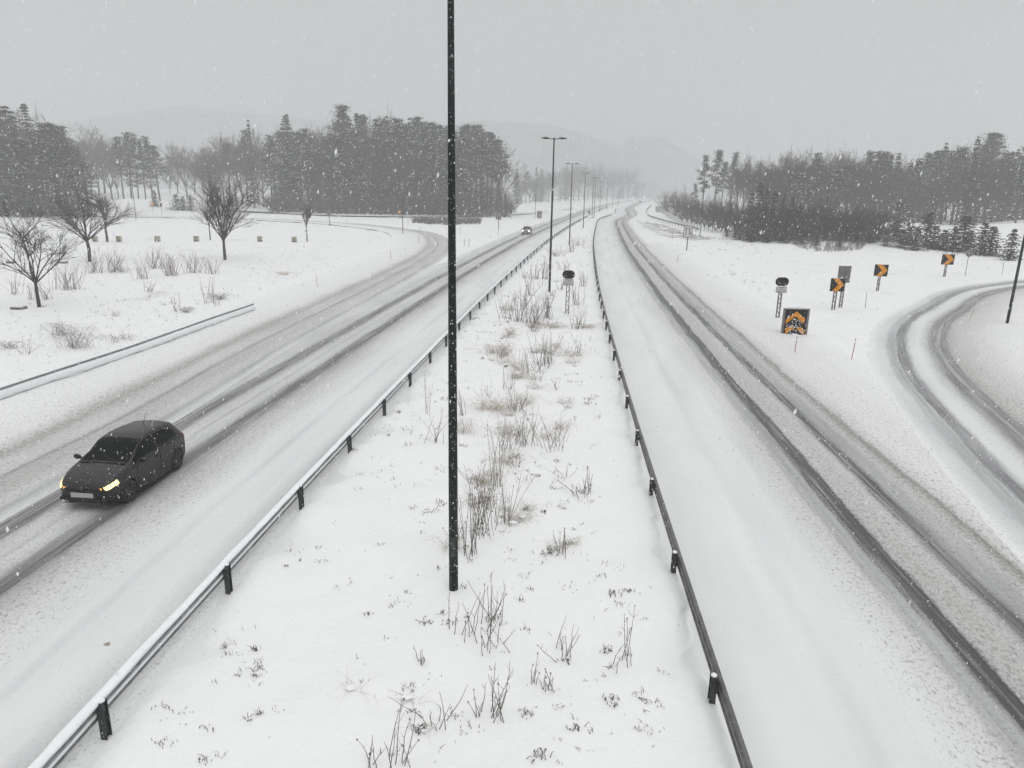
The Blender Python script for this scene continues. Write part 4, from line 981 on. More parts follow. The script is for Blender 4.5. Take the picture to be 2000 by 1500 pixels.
tree_px(t4, 6, 600, 472, 396, 'bare_tree', 'small slim bare tree beside the last marker boxes', 'tree')
tree_px(t4, 6, 210, 472, 366, 'bare_tree', 'smaller bare tree half hidden behind the wide-spreading one', 'tree', wf=1.4)
tree_px(t4, 6, 411, 469, 398, 'bare_tree', 'small bare tree half hidden behind the vase-shaped one', 'tree')

def spruce(seed, h, rmax, dens=1.0, droop=.35, base=.06):
    rr = random.Random(seed); T = MB(); C_ = MB()
    T.tube([(0, 0, -.5), (0, 0, h * .5), (0, 0, h * .98)], [h * .016, h * .010, .02], 6)
    nl = int(h * 2.0 * dens)
    for i in range(nl):
        t = base + (1 - base) * (i + rr.random() * .6) / nl; z = h * t; R_ = rmax * (1 - t) ** .8 * rr.uniform(.72, 1.12) + .12
        nb = max(4, int(5 + 5 * (1 - t)))
        for q in range(nb):
            a = 6.2832 * q / nb + rr.uniform(-.5, .5) + i; R2 = R_ * rr.uniform(.65, 1.1); ca, sa = math.cos(a), math.sin(a)
            ns = max(3, int(R2 / .42))
            for k in range(ns):
                f = (k + rr.random()) / ns; r = R2 * f; zz = z - droop * R2 * f ** 1.4 + .12 * R2 * f + rr.gauss(0, .06)
                s_ = (.30 + .30 * (1 - f)) * rr.uniform(.7, 1.3) * (h / 16) ** .4; side = rr.gauss(0, .28)
                cx_, cy_ = ca * r - sa * side * s_, sa * r + ca * side * s_; mi = 1 if rr.random() < .14 else 0
                a2 = a + rr.gauss(0, .5); dx, dy = math.cos(a2) * s_ * .8, math.sin(a2) * s_ * .8; px_, py_ = -math.sin(a2) * s_ * .36, math.cos(a2) * s_ * .36
                b0 = len(C_.v); dz = -rr.uniform(.1, .5) * s_
                C_.v += [(cx_ - dx * .5, cy_ - dy * .5, zz + .04), (cx_ + px_, cy_ + py_, zz + dz * .4 - .05), (cx_ + dx, cy_ + dy, zz + dz), (cx_ - px_, cy_ - py_, zz + dz * .4 - .05), (cx_ + dx * .1, cy_ + dy * .1, zz + .10 * s_ + .03)]
                C_.face((b0, b0 + 1, b0 + 4), mi); C_.face((b0 + 1, b0 + 2, b0 + 4), 0); C_.face((b0 + 2, b0 + 3, b0 + 4), 0); C_.face((b0 + 3, b0, b0 + 4), mi)
    return T.mesh('trunk', M['pinebark']), C_.mesh('crown', [M['needle'], M['cap']])
def pine(seed, h, rmax, bare=.45, snow_=.16):
    rr = random.Random(seed); T = MB(); C_ = MB(); lx, ly = rr.gauss(0, .02) * h, rr.gauss(0, .02) * h
    T.tube([(0, 0, -.5), (lx * .4, ly * .4, h * .4), (lx, ly, h * .97)], [h * .016, h * .012, .03], 6)
    nb = int(26 + h)
    for i in range(nb):
        t = bare + (1 - bare) * (i / nb) ** .9; z0 = h * t; prof = math.sin(min(1, (t - bare) / (1 - bare) * 1.15 + .12) * math.pi) ** .6 if t < .99 else .2
        a = rr.uniform(0, 6.28); R_ = rmax * max(.2, prof) * rr.uniform(.4, 1.1); ex, ey, ez = lx * t + math.cos(a) * R_, ly * t + math.sin(a) * R_, z0 + R_ * rr.uniform(.0, .5)
        T.tube([(lx * t, ly * t, z0 - .4), (ex, ey, ez)], [.06, .02], 3, 0, False)
        for f in (.55, .8, 1.0):
            cx_, cy_, cz_ = lx * t + math.cos(a) * R_ * f, ly * t + math.sin(a) * R_ * f, z0 + (ez - z0) * f; cl = rr.uniform(.5, 1.0) * h / 18
            for k in range(26):
                u = Vector((rr.gauss(0, 1), rr.gauss(0, 1), rr.gauss(0, .42))) * cl * .62; s_ = rr.uniform(.16, .34) * h / 18
                p = Vector((cx_, cy_, cz_)) + u; d = Vector((rr.gauss(0, 1), rr.gauss(0, 1), rr.uniform(-.1, .9))).normalized(); q = d.cross(Vector((rr.gauss(0, 1), rr.gauss(0, 1), 1))).normalized()
                b0 = len(C_.v); e = d * s_; w = q * s_ * .34
                for v_ in (p - e, p + w, p + e, p - w): C_.v.append((v_.x, v_.y, v_.z))
                C_.face((b0, b0 + 1, b0 + 2, b0 + 3), 1 if (u.z > 0 and rr.random() < snow_ * 1.25) else 0)
    return T.mesh('trunk', M['pinebark']), C_.mesh('crown', [M['needle'], M['cap']])
SPR = [spruce(s_, 16, r, 1.15) for s_, r in ((1, 3.2), (2, 3.8), (3, 4.4))]
YSP = [spruce(s_, 5, r, 1.9, .25, .02) for s_, r in ((7, 1.9), (8, 2.3), (12, 1.7))]
PIN = [pine(s_, 18, r, b_) for s_, r, b_ in ((4, 3.2, .42), (5, 3.8, .5), (6, 3.0, .3), (9, 4.2, .38))]
BIR = [bare_tree(s_, 16, 8.5, 3.5, .18, 5, .52, 'barkfar', leaders=9, up_=.35, twig=.02) for s_ in (51, 52, 53)]
BUSH = [bare_tree(s_, 5, 4.0, .3, .06, 3, .5, 'barkfar', leaders=14, up_=.7, twig=.013) for s_ in (61, 62)]
KIND = {'s': (SPR, 16, 'spruce_tree'), 'y': (YSP, 5, 'young_spruce'), 'p': (PIN, 18, 'pine_tree'), 'b': (BIR, 16, 'birch_tree'), 'u': (BUSH, 5, 'bare_bush')}
def kt(kind, px, top, far, label, group, wf=1.0, seed=0):
    wf = wf * rv.uniform(.75, 1.2); top = top + (rv.uniform(-10, 14) if 'wood' in label and 'pointed' not in label else 0)
    lst, h0, nm = KIND[kind]; ms = lst[(int(px * 1.7) + seed) % len(lst)]
    return tree_px(ms, h0, px, 400, top, nm, label, nm.split('_')[1] if nm != 'young_spruce' else 'tree', group, wf, far=far, seed=seed)
rt = random.Random(77); rv = random.Random(5)
def interp_top(T, px): return float(np.interp(px, [a for a, b in T], [b for a, b in T]))
LT = [(0,240),(28,196),(50,214),(76,210),(100,236),(130,248),(150,262),(165,290),(180,318)]
gW = 'trees of the dark snow-laden wood at the far left'
for k, px in enumerate([-40,-18,0,14,28,40,50,62,76,88,102,116,128,140,152,162,172]):
    kd = 's' if px in (28, 50, 76, 0, -40) else rt.choice('sppb' if px < 100 else 'pps')
    kt(kd, px, interp_top(LT, px) + rt.uniform(0, 8), rt.uniform(175, 200), {'s': 'snow-laden spruce in the dark wood at the far left', 'p': 'snow-laden pine in the dark wood at the far left', 'b': 'bare tree among the dark conifers at the far left'}[kd], gW, wf=1.15)
for k, px in enumerate([-30,-5,20,45,70,95,118,135,155,170]):
    kt(rt.choice('sps'), px, interp_top(LT, px) + rt.uniform(30, 75), rt.uniform(165, 176), 'lower conifer at the front of the dark wood at the far left', gW, wf=1.5)
LB = [(165,262),(195,254),(225,260),(240,268),(262,258),(300,268),(322,300),(340,300),(365,284),(400,290),(430,262),(470,256),(515,258)]
gB = 'hazy trees behind the left field'
for k, px in enumerate([172,184,196,208,220,232]): kt('b', px, interp_top(LB, px) + rt.uniform(0, 14), rt.uniform(285, 330), 'pale bare birch between the dark wood and the tall pines', gB, wf=1.1)
for px, tp in ((243, 268), (258, 259), (272, 262), (286, 272), (300, 268), (314, 285)): kt('p', px, tp, rt.uniform(235, 255), 'tall pine of the small group behind the left lamp post', gB, wf=.9)
for px, tp in ((335, 320), (350, 290), (366, 280), (384, 292), (400, 300)): kt('b', px, tp, rt.uniform(300, 330), 'pale bare tree in the gap left of the long wood', gB, wf=1.2)
for px in (415, 426, 438, 450, 462, 472, 484, 505, 515): kt(rt.choice('bbp'), px, interp_top(LB, px) + rt.uniform(0, 14), rt.uniform(265, 300), 'hazy grey tree at the left end of the long wood', gB, wf=1.1)
kt('s', 497, 242, 262, 'narrow spruce between the gap and the long wood', gB, wf=.75)
kt('y', 303, 371, 225, 'small dark spruce behind the orange sign', gB, wf=1.2)
for px in (345, 358, 372): kt('y', px, 378 + rt.uniform(0, 6), 222, 'low dark spruce at the field edge right of the orange sign', gB, wf=1.8)
LC = [(520,300),(535,262),(550,248),(571,226),(585,246),(610,240),(640,250),(660,225),(675,213),(700,224),(718,218),(745,222),(760,218),(790,224),(820,226),(860,228),(880,232),(900,234),(912,236),(930,250),(950,252),(965,256),(980,272),(990,300)]
gC = 'trees of the long wood behind the left field'
LBL = {'s': 'dark spruce of the long wood behind the left field', 'p': 'grey-green pine of the long wood behind the left field', 'b': 'bare brown tree of the long wood behind the left field'}
for k in range(46):
    px = 526 + 460 * (k + .5) / 46 + rt.uniform(-3, 3); kd = rt.choice('pppsb' if px > 650 else 'bbsp')
    kt(kd, px, interp_top(LC, px) + rt.uniform(-2, 10), rt.uniform(232, 262), LBL[kd], gC, wf=1.05)
kt('s', 571, 222, 232, 'spruce with a pointed top standing above the left part of the long wood', gC, wf=.9)
for k in range(34):
    px = 522 + 468 * (k + .5) / 34 + rt.uniform(-5, 5); kd = rt.choice('bpss')
    kt(kd, px, interp_top(LC, px) + rt.uniform(45, 100), rt.uniform(222, 236), {'s': 'lower spruce along the front edge of the long wood', 'p': 'lower pine along the front edge of the long wood', 'b': 'lower bare tree along the front edge of the long wood'}[kd], gC, wf=1.35)
for k in range(26):
    px = 520 + 470 * (k + .5) / 26 + rt.uniform(-5, 5)
    kt('u', px, 368 + rt.uniform(0, 14), rt.uniform(214, 222), 'bare bush at the snowy foot of the long wood', gC, wf=1.5)
kt('s', 1009, 326, 380, 'spruce standing alone behind the snow-covered bush', 'hazy trees beside the far left carriageway', wf=.9)
gD = 'hazy trees beside the far left carriageway'
for k in range(26):
    px = 1000 + 250 * (k + .5) / 26 + rt.uniform(-4, 4); t = (px - 1000) / 250; kd = rt.choice('bbps')
    D = 400 + 520 * t; kt(kd, px, 346 - 26 * math.sin(t * 3) + rt.uniform(-8, 14), D + rt.uniform(-10, 15), {'s': 'hazy spruce beside the far left carriageway', 'p': 'hazy pine beside the far left carriageway', 'b': 'hazy bare tree beside the far left carriageway'}[kd], gD, wf=1.2)
RT_ = [(1330,372),(1345,350),(1358,330),(1375,312),(1395,300),(1415,302),(1440,292),(1460,300),(1470,330),(1485,338),(1500,318),(1520,304),(1545,292),(1575,288),(1600,296),(1620,292),(1660,296),(1690,298),(1718,287),(1745,300),(1775,308),(1800,300),(1820,286),(1850,288),(1885,276),(1905,266),(1930,272),(1945,296),(1965,300),(1988,280),(2010,290)]
gR = 'trees of the hazy wood behind the right verge'
LBR = {'s': 'hazy spruce of the wood behind the right verge', 'p': 'hazy pine of the wood behind the right verge', 'b': 'hazy bare tree of the wood behind the right verge'}
for px, tp in ((1357, 345), (1372, 312), (1395, 298), (1408, 304), (1425, 305)): kt('p', px, tp, rt.uniform(235, 255), 'slim pine of the small group at the left end of the right wood', gR, wf=.7)
for px, tp in ((1440, 293), (1452, 298), (1462, 312)): kt('b', px, tp, rt.uniform(220, 235), 'tall narrow bare tree at the left end of the right wood', gR, wf=.8)
for k in range(50):
    px = 1475 + 545 * (k + .5) / 50 + rt.uniform(-4, 4); kd = 'b' if px < 1680 and rt.random() < .8 else rt.choice('bbpsps')
    kt(kd, px, interp_top(RT_, px) + rt.uniform(-2, 10), rt.uniform(198, 228), LBR[kd], gR, wf=1.1)
for k in range(26):
    px = 1480 + 540 * (k + .5) / 26 + rt.uniform(-6, 6); kd = rt.choice('bbbp')
    kt(kd, px, interp_top(RT_, px) + rt.uniform(35, 80), rt.uniform(186, 200), {'p': 'lower pine at the front of the right wood', 'b': 'lower bare tree at the front of the right wood'}[kd], gR, wf=1.3)
kt('s', 1888, 272, 176, 'big spruce at the front of the right wood left of the slip lamp', gR, wf=.8)
kt('p', 1990, 282, 165, 'dark pine at the right edge of the picture', gR, wf=.9)
gT = 'dark thicket behind the game fence'
for px, tp, far in ((1452,408,132),(1468,372,130),(1482,356,126),(1497,366,124),(1512,372,128),(1530,378,130),(1548,384,126),(1562,398,128),(1580,404,126),(1598,412,124),(1440,424,136),(1620,418,122),(1640,424,119),(1662,420,118),(1682,428,116),(1425,432,140),(1474,402,122),(1505,410,119),(1540,412,118),(1575,424,116),(1605,432,114),(1650,440,112)):
    kt('s', px, tp, far, 'dark spruce of the thicket behind the game fence', gT, wf=1.45)
for k in range(72):
    px = 1300 + 430 * (k + .5) / 72 + rt.uniform(-5, 5); far = float(np.interp(px, [1290, 1330, 1400, 1500, 1720], [300, 215, 158, 128, 112])); tp = float(np.interp(px, [1300, 1330, 1400, 1450, 1600, 1720], [388, 378, 392, 405, 398, 420]))
    kt('u', px, tp + rt.uniform(-22, 14), far + rt.uniform(1, 10), 'bare brush of the thicket behind the game fence', gT, wf=1.25)
gY = 'young spruces behind the right verge'
YL = [(1693,424,118,'young spruce next to the dark thicket'),(1712,442,116,'low young spruce between thicket and rock'),(1728,436,118,'young spruce with a thin leader'),(1742,450,113,'dense low young spruce'),(1757,430,121,'young spruce with open branches, behind its row'),(1772,440,112,'young spruce left of the tallest in the row'),(1786,428,115,'young spruce with a broad base'),(1800,446,110,'low spruce right of the broad one'),
 (1820,418,114,'tallest young spruce of the row'),(1836,440,112,'young spruce just right of the tallest'),(1856,446,110,'low spruce behind the round sign'),(1876,436,109,'snow-dusted young spruce left of the round sign'),(1894,426,111,'snow-dusted young spruce right above the round sign'),(1908,444,112,'low spruce right of the round sign'),(1933,436,106,'separate young spruce with snowy branches'),(1950,440,104,'last small spruce of the row'),(1760,384,150,'thin young spruce on the snowy clearing'),(1992,446,97,'small crooked pine behind the slip lamp post')]
for px, tp, far, lb in YL: kt('y', px, tp + rt.uniform(-6, 8), far, lb, gY, wf=1.75)
# snow-covered bush by the left road
x, y, z = P3(990, 414); far_ = y
root = empty('snowy_bush', (x, y, z)); tag(root, 'white snow-covered bush left of the distant car', 'bush')
_, zt = atY(990, 378, y); hb = zt - z; wb = 34 / F_PX * math.hypot(y, 8)
mb = MB(); rr = random.Random(3)
for k in range(900):
    a = rr.uniform(0, 6.28); t = rr.random(); r = wb * .5 * math.sqrt(1 - t * t) * rr.uniform(.8, 1.02); p = (math.cos(a) * r, math.sin(a) * r, t * hb); s_ = hb * rr.uniform(.03, .08)
    b0 = len(mb.v)
    for q in range(4): mb.v.append((p[0] + rr.gauss(0, s_), p[1] + rr.gauss(0, s_), p[2] + rr.gauss(0, s_ * .6)))
    mb.face((b0, b0 + 1, b0 + 2), 0); mb.face((b0, b0 + 2, b0 + 3), 0)
mb.build('snow', M['cap'], root)
tm = MB()
for k in range(40):
    a = rr.uniform(0, 6.28); r = wb * .5 * rr.uniform(.6, 1.08); tm.tube([(math.cos(a) * .2, math.sin(a) * .2, 0), (math.cos(a) * r * .6, math.sin(a) * r * .6, hb * rr.uniform(.3, .6)), (math.cos(a) * r, math.sin(a) * r, hb * rr.uniform(.1, .9))], [.10, .07, .03], 3, 0, False)
tm.build('branches', M['barkfar'], root)
kt('u', 999, 398, far_ - 6, 'small dark bare bush in front of the snow-covered bush', gD, wf=1.3)
# brush strips
def brush(name, quad, n, hgt, label, seed, th=.012, mat='bushgrey'):
    rr = random.Random(seed); mb = MB(); P = []
    for k in range(n):
        u = rr.random(); v = rr.random(); px = quad[0] + (quad[2] - quad[0]) * u; lo = np.interp(px, quad[4], quad[5]); hi = np.interp(px, quad[4], quad[6])
        if vnoise(np.array([px / 22.]), np.array([v * 3.]))[0] > .16: continue
        P.append(G(px, lo + (hi - lo) * v, .3))
    A = np.array(P); Z = H(A[:, 0], A[:, 1])
    for (x, y), z in zip(A, Z):
        for q in range(3):
            a = rr.uniform(0, 6.28); h = hgt * rr.uniform(.4, 1.1); t = h * rr.uniform(.2, .9)
            mb.tube([(x, y, z - .05), (x + math.cos(a) * t * .4, y + math.sin(a) * t * .4, z + h * .6), (x + math.cos(a) * t, y + math.sin(a) * t, z + h)], [th, th * .8, th * .4], 3, 0, False)
    o = mb.build(name, M[mat]); o['kind'] = 'stuff'; o['label'] = label; o['category'] = 'brush'; return o
brush('heather_brush', (1518, 0, 1785, 0, [1515, 1560, 1600, 1640, 1700, 1785], [466, 467, 470, 473, 474, 476], [468, 484, 490, 489, 487, 484]), 2600, .75, 'low grey brush along the crest of the right verge', 5)
brush('shrub_bed', (806, 0, 938, 0, [806, 860, 938], [431, 429, 431], [434, 439, 436]), 900, 1.3, 'low grey shrub bed on the snow left of the tall pole', 6, th=.03)
brush('crest_grass', (1325, 0, 1990, 0, [1325, 1400, 1500, 1780, 1990], [452, 462, 464, 484, 497], [456, 466, 470, 490, 504]), 900, .35, 'sparse dry grass under the game fence', 7)

# ------------------------------------------------------------------ game fence
FX = resample(catmull([G(*p) for p in [(1280,413),(1296,424),(1325,436),(1350,443),(1380,451),(1406,457),(1454,461),(1560,467),(1700,476),(1790,483),(1912,495),(1960,499),(2060,511)]]), 1.0)
dX = cum(FX); x0, y0 = FX[0]; root = empty('game_fence', (float(x0), float(y0), 0)); tag(root, 'tall wire game fence on thin dark posts along the right verge', 'fence')
pm = MB(); pm.tube([(0, 0, -.4), (0, 0, 2.35)], .045, 6); pmesh = pm.mesh('post', M['pole']); s = 0; wm = MB(); ring = []
while s < dX[-1] and len(ring) < 100:
    x = float(np.interp(s, dX, FX[:, 0])); y = float(np.interp(s, dX, FX[:, 1])); z = hz(x, y); o = link('post', pmesh, root); o.location = (x - x0, y - y0, z); ring.append((x - x0, y - y0, z)); s += 4.2
for hgt in (.3, .55, .8, 1.05, 1.3, 1.6, 1.9, 2.2): wm.tube([(a, b, c + hgt) for a, b, c in ring], .006, 3, 0, False)
for (a, b) in zip(ring[:-1], ring[1:]):
    for q in range(14):
        t = q / 14; p = [a[i] * (1 - t) + b[i] * t for i in range(3)]; wm.tube([(p[0], p[1], p[2] + .1), (p[0], p[1], p[2] + 2.2)], .003, 3, 0, False)
wm.build('wire_mesh', M['mast'], root)

# ------------------------------------------------------------------ marker boxes, covers
def marker_box(px, py, k, label):
    x, y, z = P3(px, py); root = empty('marker_box', (x, y, z), .1 * (k - 2) * .3); tag(root, label, 'marker box', 'cream marker boxes in a row on the left field')
    sc_ = F_PX / math.hypot(y, CAM_H); w = 8.4 / sc_; h = 10.5 / sc_
    b = MB(); b.box((0, 0, h * .5), (w, w * .75, h)); b.build('body', M['cream'], root)
    d = MB(); d.box((0, -w * .40, h * .17), (w * 1.03, .03, h * .14)); d.build('dark_band', M['trim'], root)
    s_ = MB()
    for q in (-.28, 0, .28): s_.box((q * w, -w * .39, h * .58), (w * .09, .03, h * .5))
    if k == 1 or k == 3: s_.box((0, -w * .395, h * .93), (w, .035, h * .12))
    s_.build('slats', M['weed'], root)
    c = MB(); n = 12
    for r, zz in ((.56, 0), (.52, .07), (.3, .14), (.01, .16)):
        for q in range(n): c.v.append((r * w * math.cos(6.2832 * q / n) * 1.05, r * w * .8 * math.sin(6.2832 * q / n), h + zz * h * .9))
    for i in range(3):
        for q in range(n): c.face((i * n + q, i * n + (q + 1) % n, (i + 1) * n + (q + 1) % n, (i + 1) * n + q))
    c.build('snow_cap', M['cap'], root, True)
for k, (px, py, lb) in enumerate([(186,472,'cream marker box half hidden by the wide tree, leftmost of six'),(233,472,'cream marker box with dark top board, second from the left'),(308,472,'cream marker box on open snow, third from the left'),(384,472,'cream marker box left of the vase-shaped tree'),(508,472,'cream marker box right of the vase-shaped tree'),(575,473,'cream marker box left of the small slim tree')]):
    marker_box(px, py, k, lb)
def cover(px, py, wpx, label):
    x, y, z = P3(px, py); w = wpx / (F_PX / math.hypot(y, CAM_H)); root = empty('drain_cover', (x, y, z)); tag(root, label, 'drain cover', 'concrete covers on the left field')
    b = MB(); b.box((0, 0, .06), (w, w * .8, .22)); b.box((0, -w * .405, .13), (w * 1.02, .02, .03)); b.build('slab', M['signback'], root)
    c = MB(); c.box((0, 0, .22), (w * .96, w * .76, .10)); c.box((0, 0, .28), (w * .8, w * .6, .05)); c.build('snow_cap', M['cap'], root)
cover(37, 604, 22, 'square concrete cover with snow cap left of the nearest tree')
cover(123, 514, 13, 'dark flat box right of the nearest tree crown')
cover(22, 514, 13, 'dark flat box at the left edge behind the nearest tree')
# fallen leaf on the road
x, y = G(210, 1260); l = MB(); l.prism([(-.09, -.01), (-.03, .045), (.05, .05), (.09, .0), (.04, -.045), (-.04, -.05)], -.01, .01); o = l.build('fallen_leaf', M['straw']); o.location = (x, y, .035); o.rotation_euler = (math.radians(80), 0, .3)
o.scale = (.7, .7, .7); tag(o, 'single brown leaf lying on the snowy left carriageway', 'leaf')

# ------------------------------------------------------------------ cars
def cr1(xs, ys, q):
    """smooth interpolation"""
    xs = np.array(xs, float); ys = np.array(ys, float); q = np.asarray(q, float); m_ = np.gradient(ys, xs)
    i = np.clip(np.searchsorted(xs, q) - 1, 0, len(xs) - 2); h = xs[i + 1] - xs[i]; t = (q - xs[i]) / h
    return (2 * t ** 3 - 3 * t ** 2 + 1) * ys[i] + (t ** 3 - 2 * t ** 2 + t) * h * m_[i] + (-2 * t ** 3 + 3 * t ** 2) * ys[i + 1] + (t ** 3 - t ** 2) * h * m_[i + 1]
def make_car(loc, rz, paint, label, round_lamps=False):
    root = empty('car', loc, rz); tag(root, label, 'car', None)
    Xs = np.r_[np.linspace(-1.98, -1.7, 12)[:-1], np.linspace(-1.7, 1.6, 120)[:-1], np.linspace(1.6, 1.99, 22)]
    top = cr1([-2.0, -1.96, -1.88, -1.72, -1.5, -1.1, -.5, 0.0, .3, .62, .95, 1.15, 1.5, 1.75, 1.9, 1.97, 2.0], [.86, .94, 1.06, 1.28, 1.385, 1.43, 1.46, 1.44, 1.365, 1.18, 1.00, .955, .885, .80, .72, .64, .60], Xs)
    belt = cr1([-2.0, -1.7, -1, 0, .9, 1.2, 2.0], [.86, .97, .955, .93, .90, .86, .58], Xs)
    wb_ = cr1([-2.0, -1.9, -1.7, -1.3, -.5, .5, 1.3, 1.6, 1.8, 1.93, 2.0], [.62, .74, .81, .84, .845, .845, .84, .81, .75, .64, .54], Xs)
    wt_ = cr1([-2.0, -1.75, -1.4, -.5, .2, .6, .95, 1.2, 2.0], [.5, .52, .555, .59, .60, .64, .70, .72, .5], Xs)
    bot = cr1([-2.0, -1.9, -1.6, 1.6, 1.9, 2.0], [.42, .30, .21, .20, .24, .32], Xs)
    rows = []; NV = 34
    for i, x in enumerate(Xs):
        tp, be, w, wr_, bo = top[i], min(belt[i], top[i] - .045), wb_[i], wt_[i], bot[i]
        cab = max(0.0, min(1.0, (tp - be - .05) / .25))
        hood_w = w * .86; wr2 = wr_ * cab + hood_w * (1 - cab)
        cpz = [(0, bo), (w * .86, bo), (w * .965, bo + .06), (w * .99, bo + (be - bo) * .38), (w, bo + (be - bo) * .62), (w * .985, be - .05), (w * (.955 - .01 * (1 - cab)), be), (wr2 + (w * .93 - wr2) * .5, be + (tp - be) * .48), (wr2 + .012, tp - .07 * cab - .012), (wr2 * .86, tp - .022 * cab - .004), (wr2 * .45, tp + .004), (0, tp + .012)]
        d = np.arange(len(cpz)); q = np.r_[np.linspace(0, 1, 2)[:-1], np.linspace(1, 6, 15)[:-1], np.linspace(6, 8, 10)[:-1], np.linspace(8, 11, NV - 24)]
        yy = np.interp(q, d, [c[0] for c in cpz]); zz = np.interp(q, d, [c[1] for c in cpz]); sm = cr1(d, [c[0] for c in cpz], q); smz = cr1(d, [c[1] for c in cpz], q)
        mixf = np.where(q < 1.5, 0, .8); rows.append(list(zip(yy * (1 - mixf) + sm * mixf, zz * (1 - mixf) + smz * mixf, q)))
    nv = len(rows[0]); B = MB(); GL_ = {}; 
    parts = {k: MB() for k in ('windscreen', 'side_window', 'side_window2', 'rear_window', 'headlight', 'headlight2', 'tail_light', 'tail_light2', 'sill', 'sill2')}
    def P(i, j, sg): y, z, q = rows[i][j]; return Vector((Xs[i], sg * y, z))
    def quad(mb, i, j, sg, off=0.0):
        a, b, c, d = P(i, j, sg), P(i + 1, j, sg), P(i + 1, j + 1, sg), P(i, j + 1, sg)
        if off:
            n = (b - a).cross(d - a)
            if n.length < 1e-9: return
            n.normalize(); n *= -sg * 1.0
            if n.dot(Vector((0, (a.y), a.z - .7))) < 0: n = -n
            a, b, c, d = a + n * off, b + n * off, c + n * off, d + n * off
        k = len(mb.v); mb.v += [tuple(a), tuple(b), tuple(c), tuple(d)]; mb.face((k, k + 1, k + 2, k + 3) if sg < 0 else (k + 3, k + 2, k + 1, k))
    for sg in (-1, 1):
        for i in range(len(Xs) - 1):
            for j in range(nv - 1):
                x = (Xs[i] + Xs[i + 1]) / 2; z = (rows[i][j][1] + rows[i][j + 1][1]) / 2; y = (rows[i][j][0] + rows[i][j + 1][0]) / 2; q = (rows[i][j][2] + rows[i][j + 1][2]) / 2
                if y > .55 and q < 6 and any((x - xw) ** 2 + (z - .31) ** 2 < .355 ** 2 for xw in (1.24, -1.24)): continue
                quad(B, i, j, sg)
                cabh = top[i] - belt[i]
                if 6.22 < q < 7.86 and cabh > .10:
                    lim = -1.42 + (q - 6.2) * .10
                    if lim < x < .84 and not (-.40 < x < -.32) and cabh > .16: quad(parts['side_window' if sg > 0 else 'side_window2'], i, j, sg, .006)
                if q > 8.15 and .17 < x < .93 and y < wt_[i] * .97: quad(parts['windscreen'], i, j, sg, .006)
                if q > 8.4 and -1.86 < x < -1.60: quad(parts['rear_window'], i, j, sg, .006)
                if sg and 1.60 < x < 1.93 and y > .50 + (1.93 - x) * .45 and .645 < z + (1.93 - x) * -.30 + .06 < .738 and q < 9.5 and q > 4.5: quad(parts['headlight' if sg > 0 else 'headlight2'], i, j, sg, .012)
                if x < -1.72 and .78 < z < .98 and q < 7 and y > .5: quad(parts['tail_light' if sg > 0 else 'tail_light2'], i, j, sg, .008)
                if q < 2.0 and q > 1 and -0.85 < x < .85: quad(parts['sill' if sg > 0 else 'sill2'], i, j, sg, .008)
    # nose and tail panels
    for i, rv in ((0, False), (len(Xs) - 1, True)):
        k = len(B.v); ptsn = [(Xs[i], rows[i][j][0], rows[i][j][1]) for j in range(nv)] + [(Xs[i], -rows[i][j][0], rows[i][j][1]) for j in range(nv - 1, -1, -1)]
        B.v += ptsn; f = [k + t for t in range(len(ptsn))]; B.face(f if rv else f[::-1])
    me = B.mesh('body', M[paint], True); import bmesh
    bm = bmesh.new(); bm.from_mesh(me); bmesh.ops.remove_doubles(bm, verts=bm.verts, dist=.0004); bmesh.ops.recalc_face_normals(bm, faces=bm.faces); bm.to_mesh(me); bm.free()
    body = link('body', me, root)
    for nm, mb in parts.items():
        if not mb.v: continue
        nn = {'side_window2': 'side_window', 'headlight2': 'headlight', 'tail_light2': 'tail_light', 'sill2': 'sill'}.get(nm, nm)
        mt = 'glass' if 'wind' in nm else ('lampwhite' if round_lamps else 'lampon') if 'head' in nm else 'taillight' if 'tail' in nm else 'trim'
        if round_lamps and 'head' in nm: continue
        me = mb.mesh(nn, M[mt], True); bm = bmesh.new(); bm.from_mesh(me); bmesh.ops.remove_doubles(bm, verts=bm.verts, dist=.0004); bmesh.ops.recalc_face_normals(bm, faces=bm.faces); bm.to_mesh(me); bm.free()
        link(nn, me, root)
    if round_lamps:
        for sg in (-1, 1):
            l = MB(); l.lathe([(.001, 0), (.06, 0), (.10, -.02), (.12, -.05), (.11, -.09)], n=16); o = l.build('headlight', M['lampwhite'], root, True); o.location = (1.93, sg * .56, .68); o.rotation_euler = (0, 0, -math.pi / 2 )
    else:
        for sg in (-1, 1):
            l = MB(); l.box((0, 0, 0), (.05, .13, .05)); o = l.build('indicator', M['lampamber'], root); o.location = (1.935, sg * .47, .625); o.rotation_euler = (0, 0, -sg * .35)
    # front details
    g = MB()
    for zz in (.575, .600, .625): g.box((1.985, 0, zz), (.05, .84, .010))
    g.box((1.972, 0, .60), (.05, .86, .075)); g.build('grille', M['trim'], root)
    e = MB(); e.lathe([(.001, .0), (.045, .0), (.05, .012), (.05, .03)], n=16); o = e.build('badge', M['rim'], root, True); o.location = (2.02, 0, .635); o.rotation_euler = (0, 0, math.pi / 2); o.rotation_euler = (0, 0, -math.pi / 2 + math.pi)
    g = MB(); g.box((1.985, 0, .335), (.05, .94, .10)); g.box((1.97, .56, .35), (.05, .16, .09), R=Matrix.Rotation(-.35, 3, 'Z')); g.box((1.97, -.56, .35), (.05, .16, .09), R=Matrix.Rotation(.35, 3, 'Z')); g.build('air_intake', M['trim'], root)
    g = MB(); g.box((2.0, 0, .255), (.06, 1.0, .03)); g.build('splitter', M['rim'], root)
    g = MB(); g.box((2.018, 0, .465), (.02, .62, .12)); g.build('licence_plate', M['plate'], root)
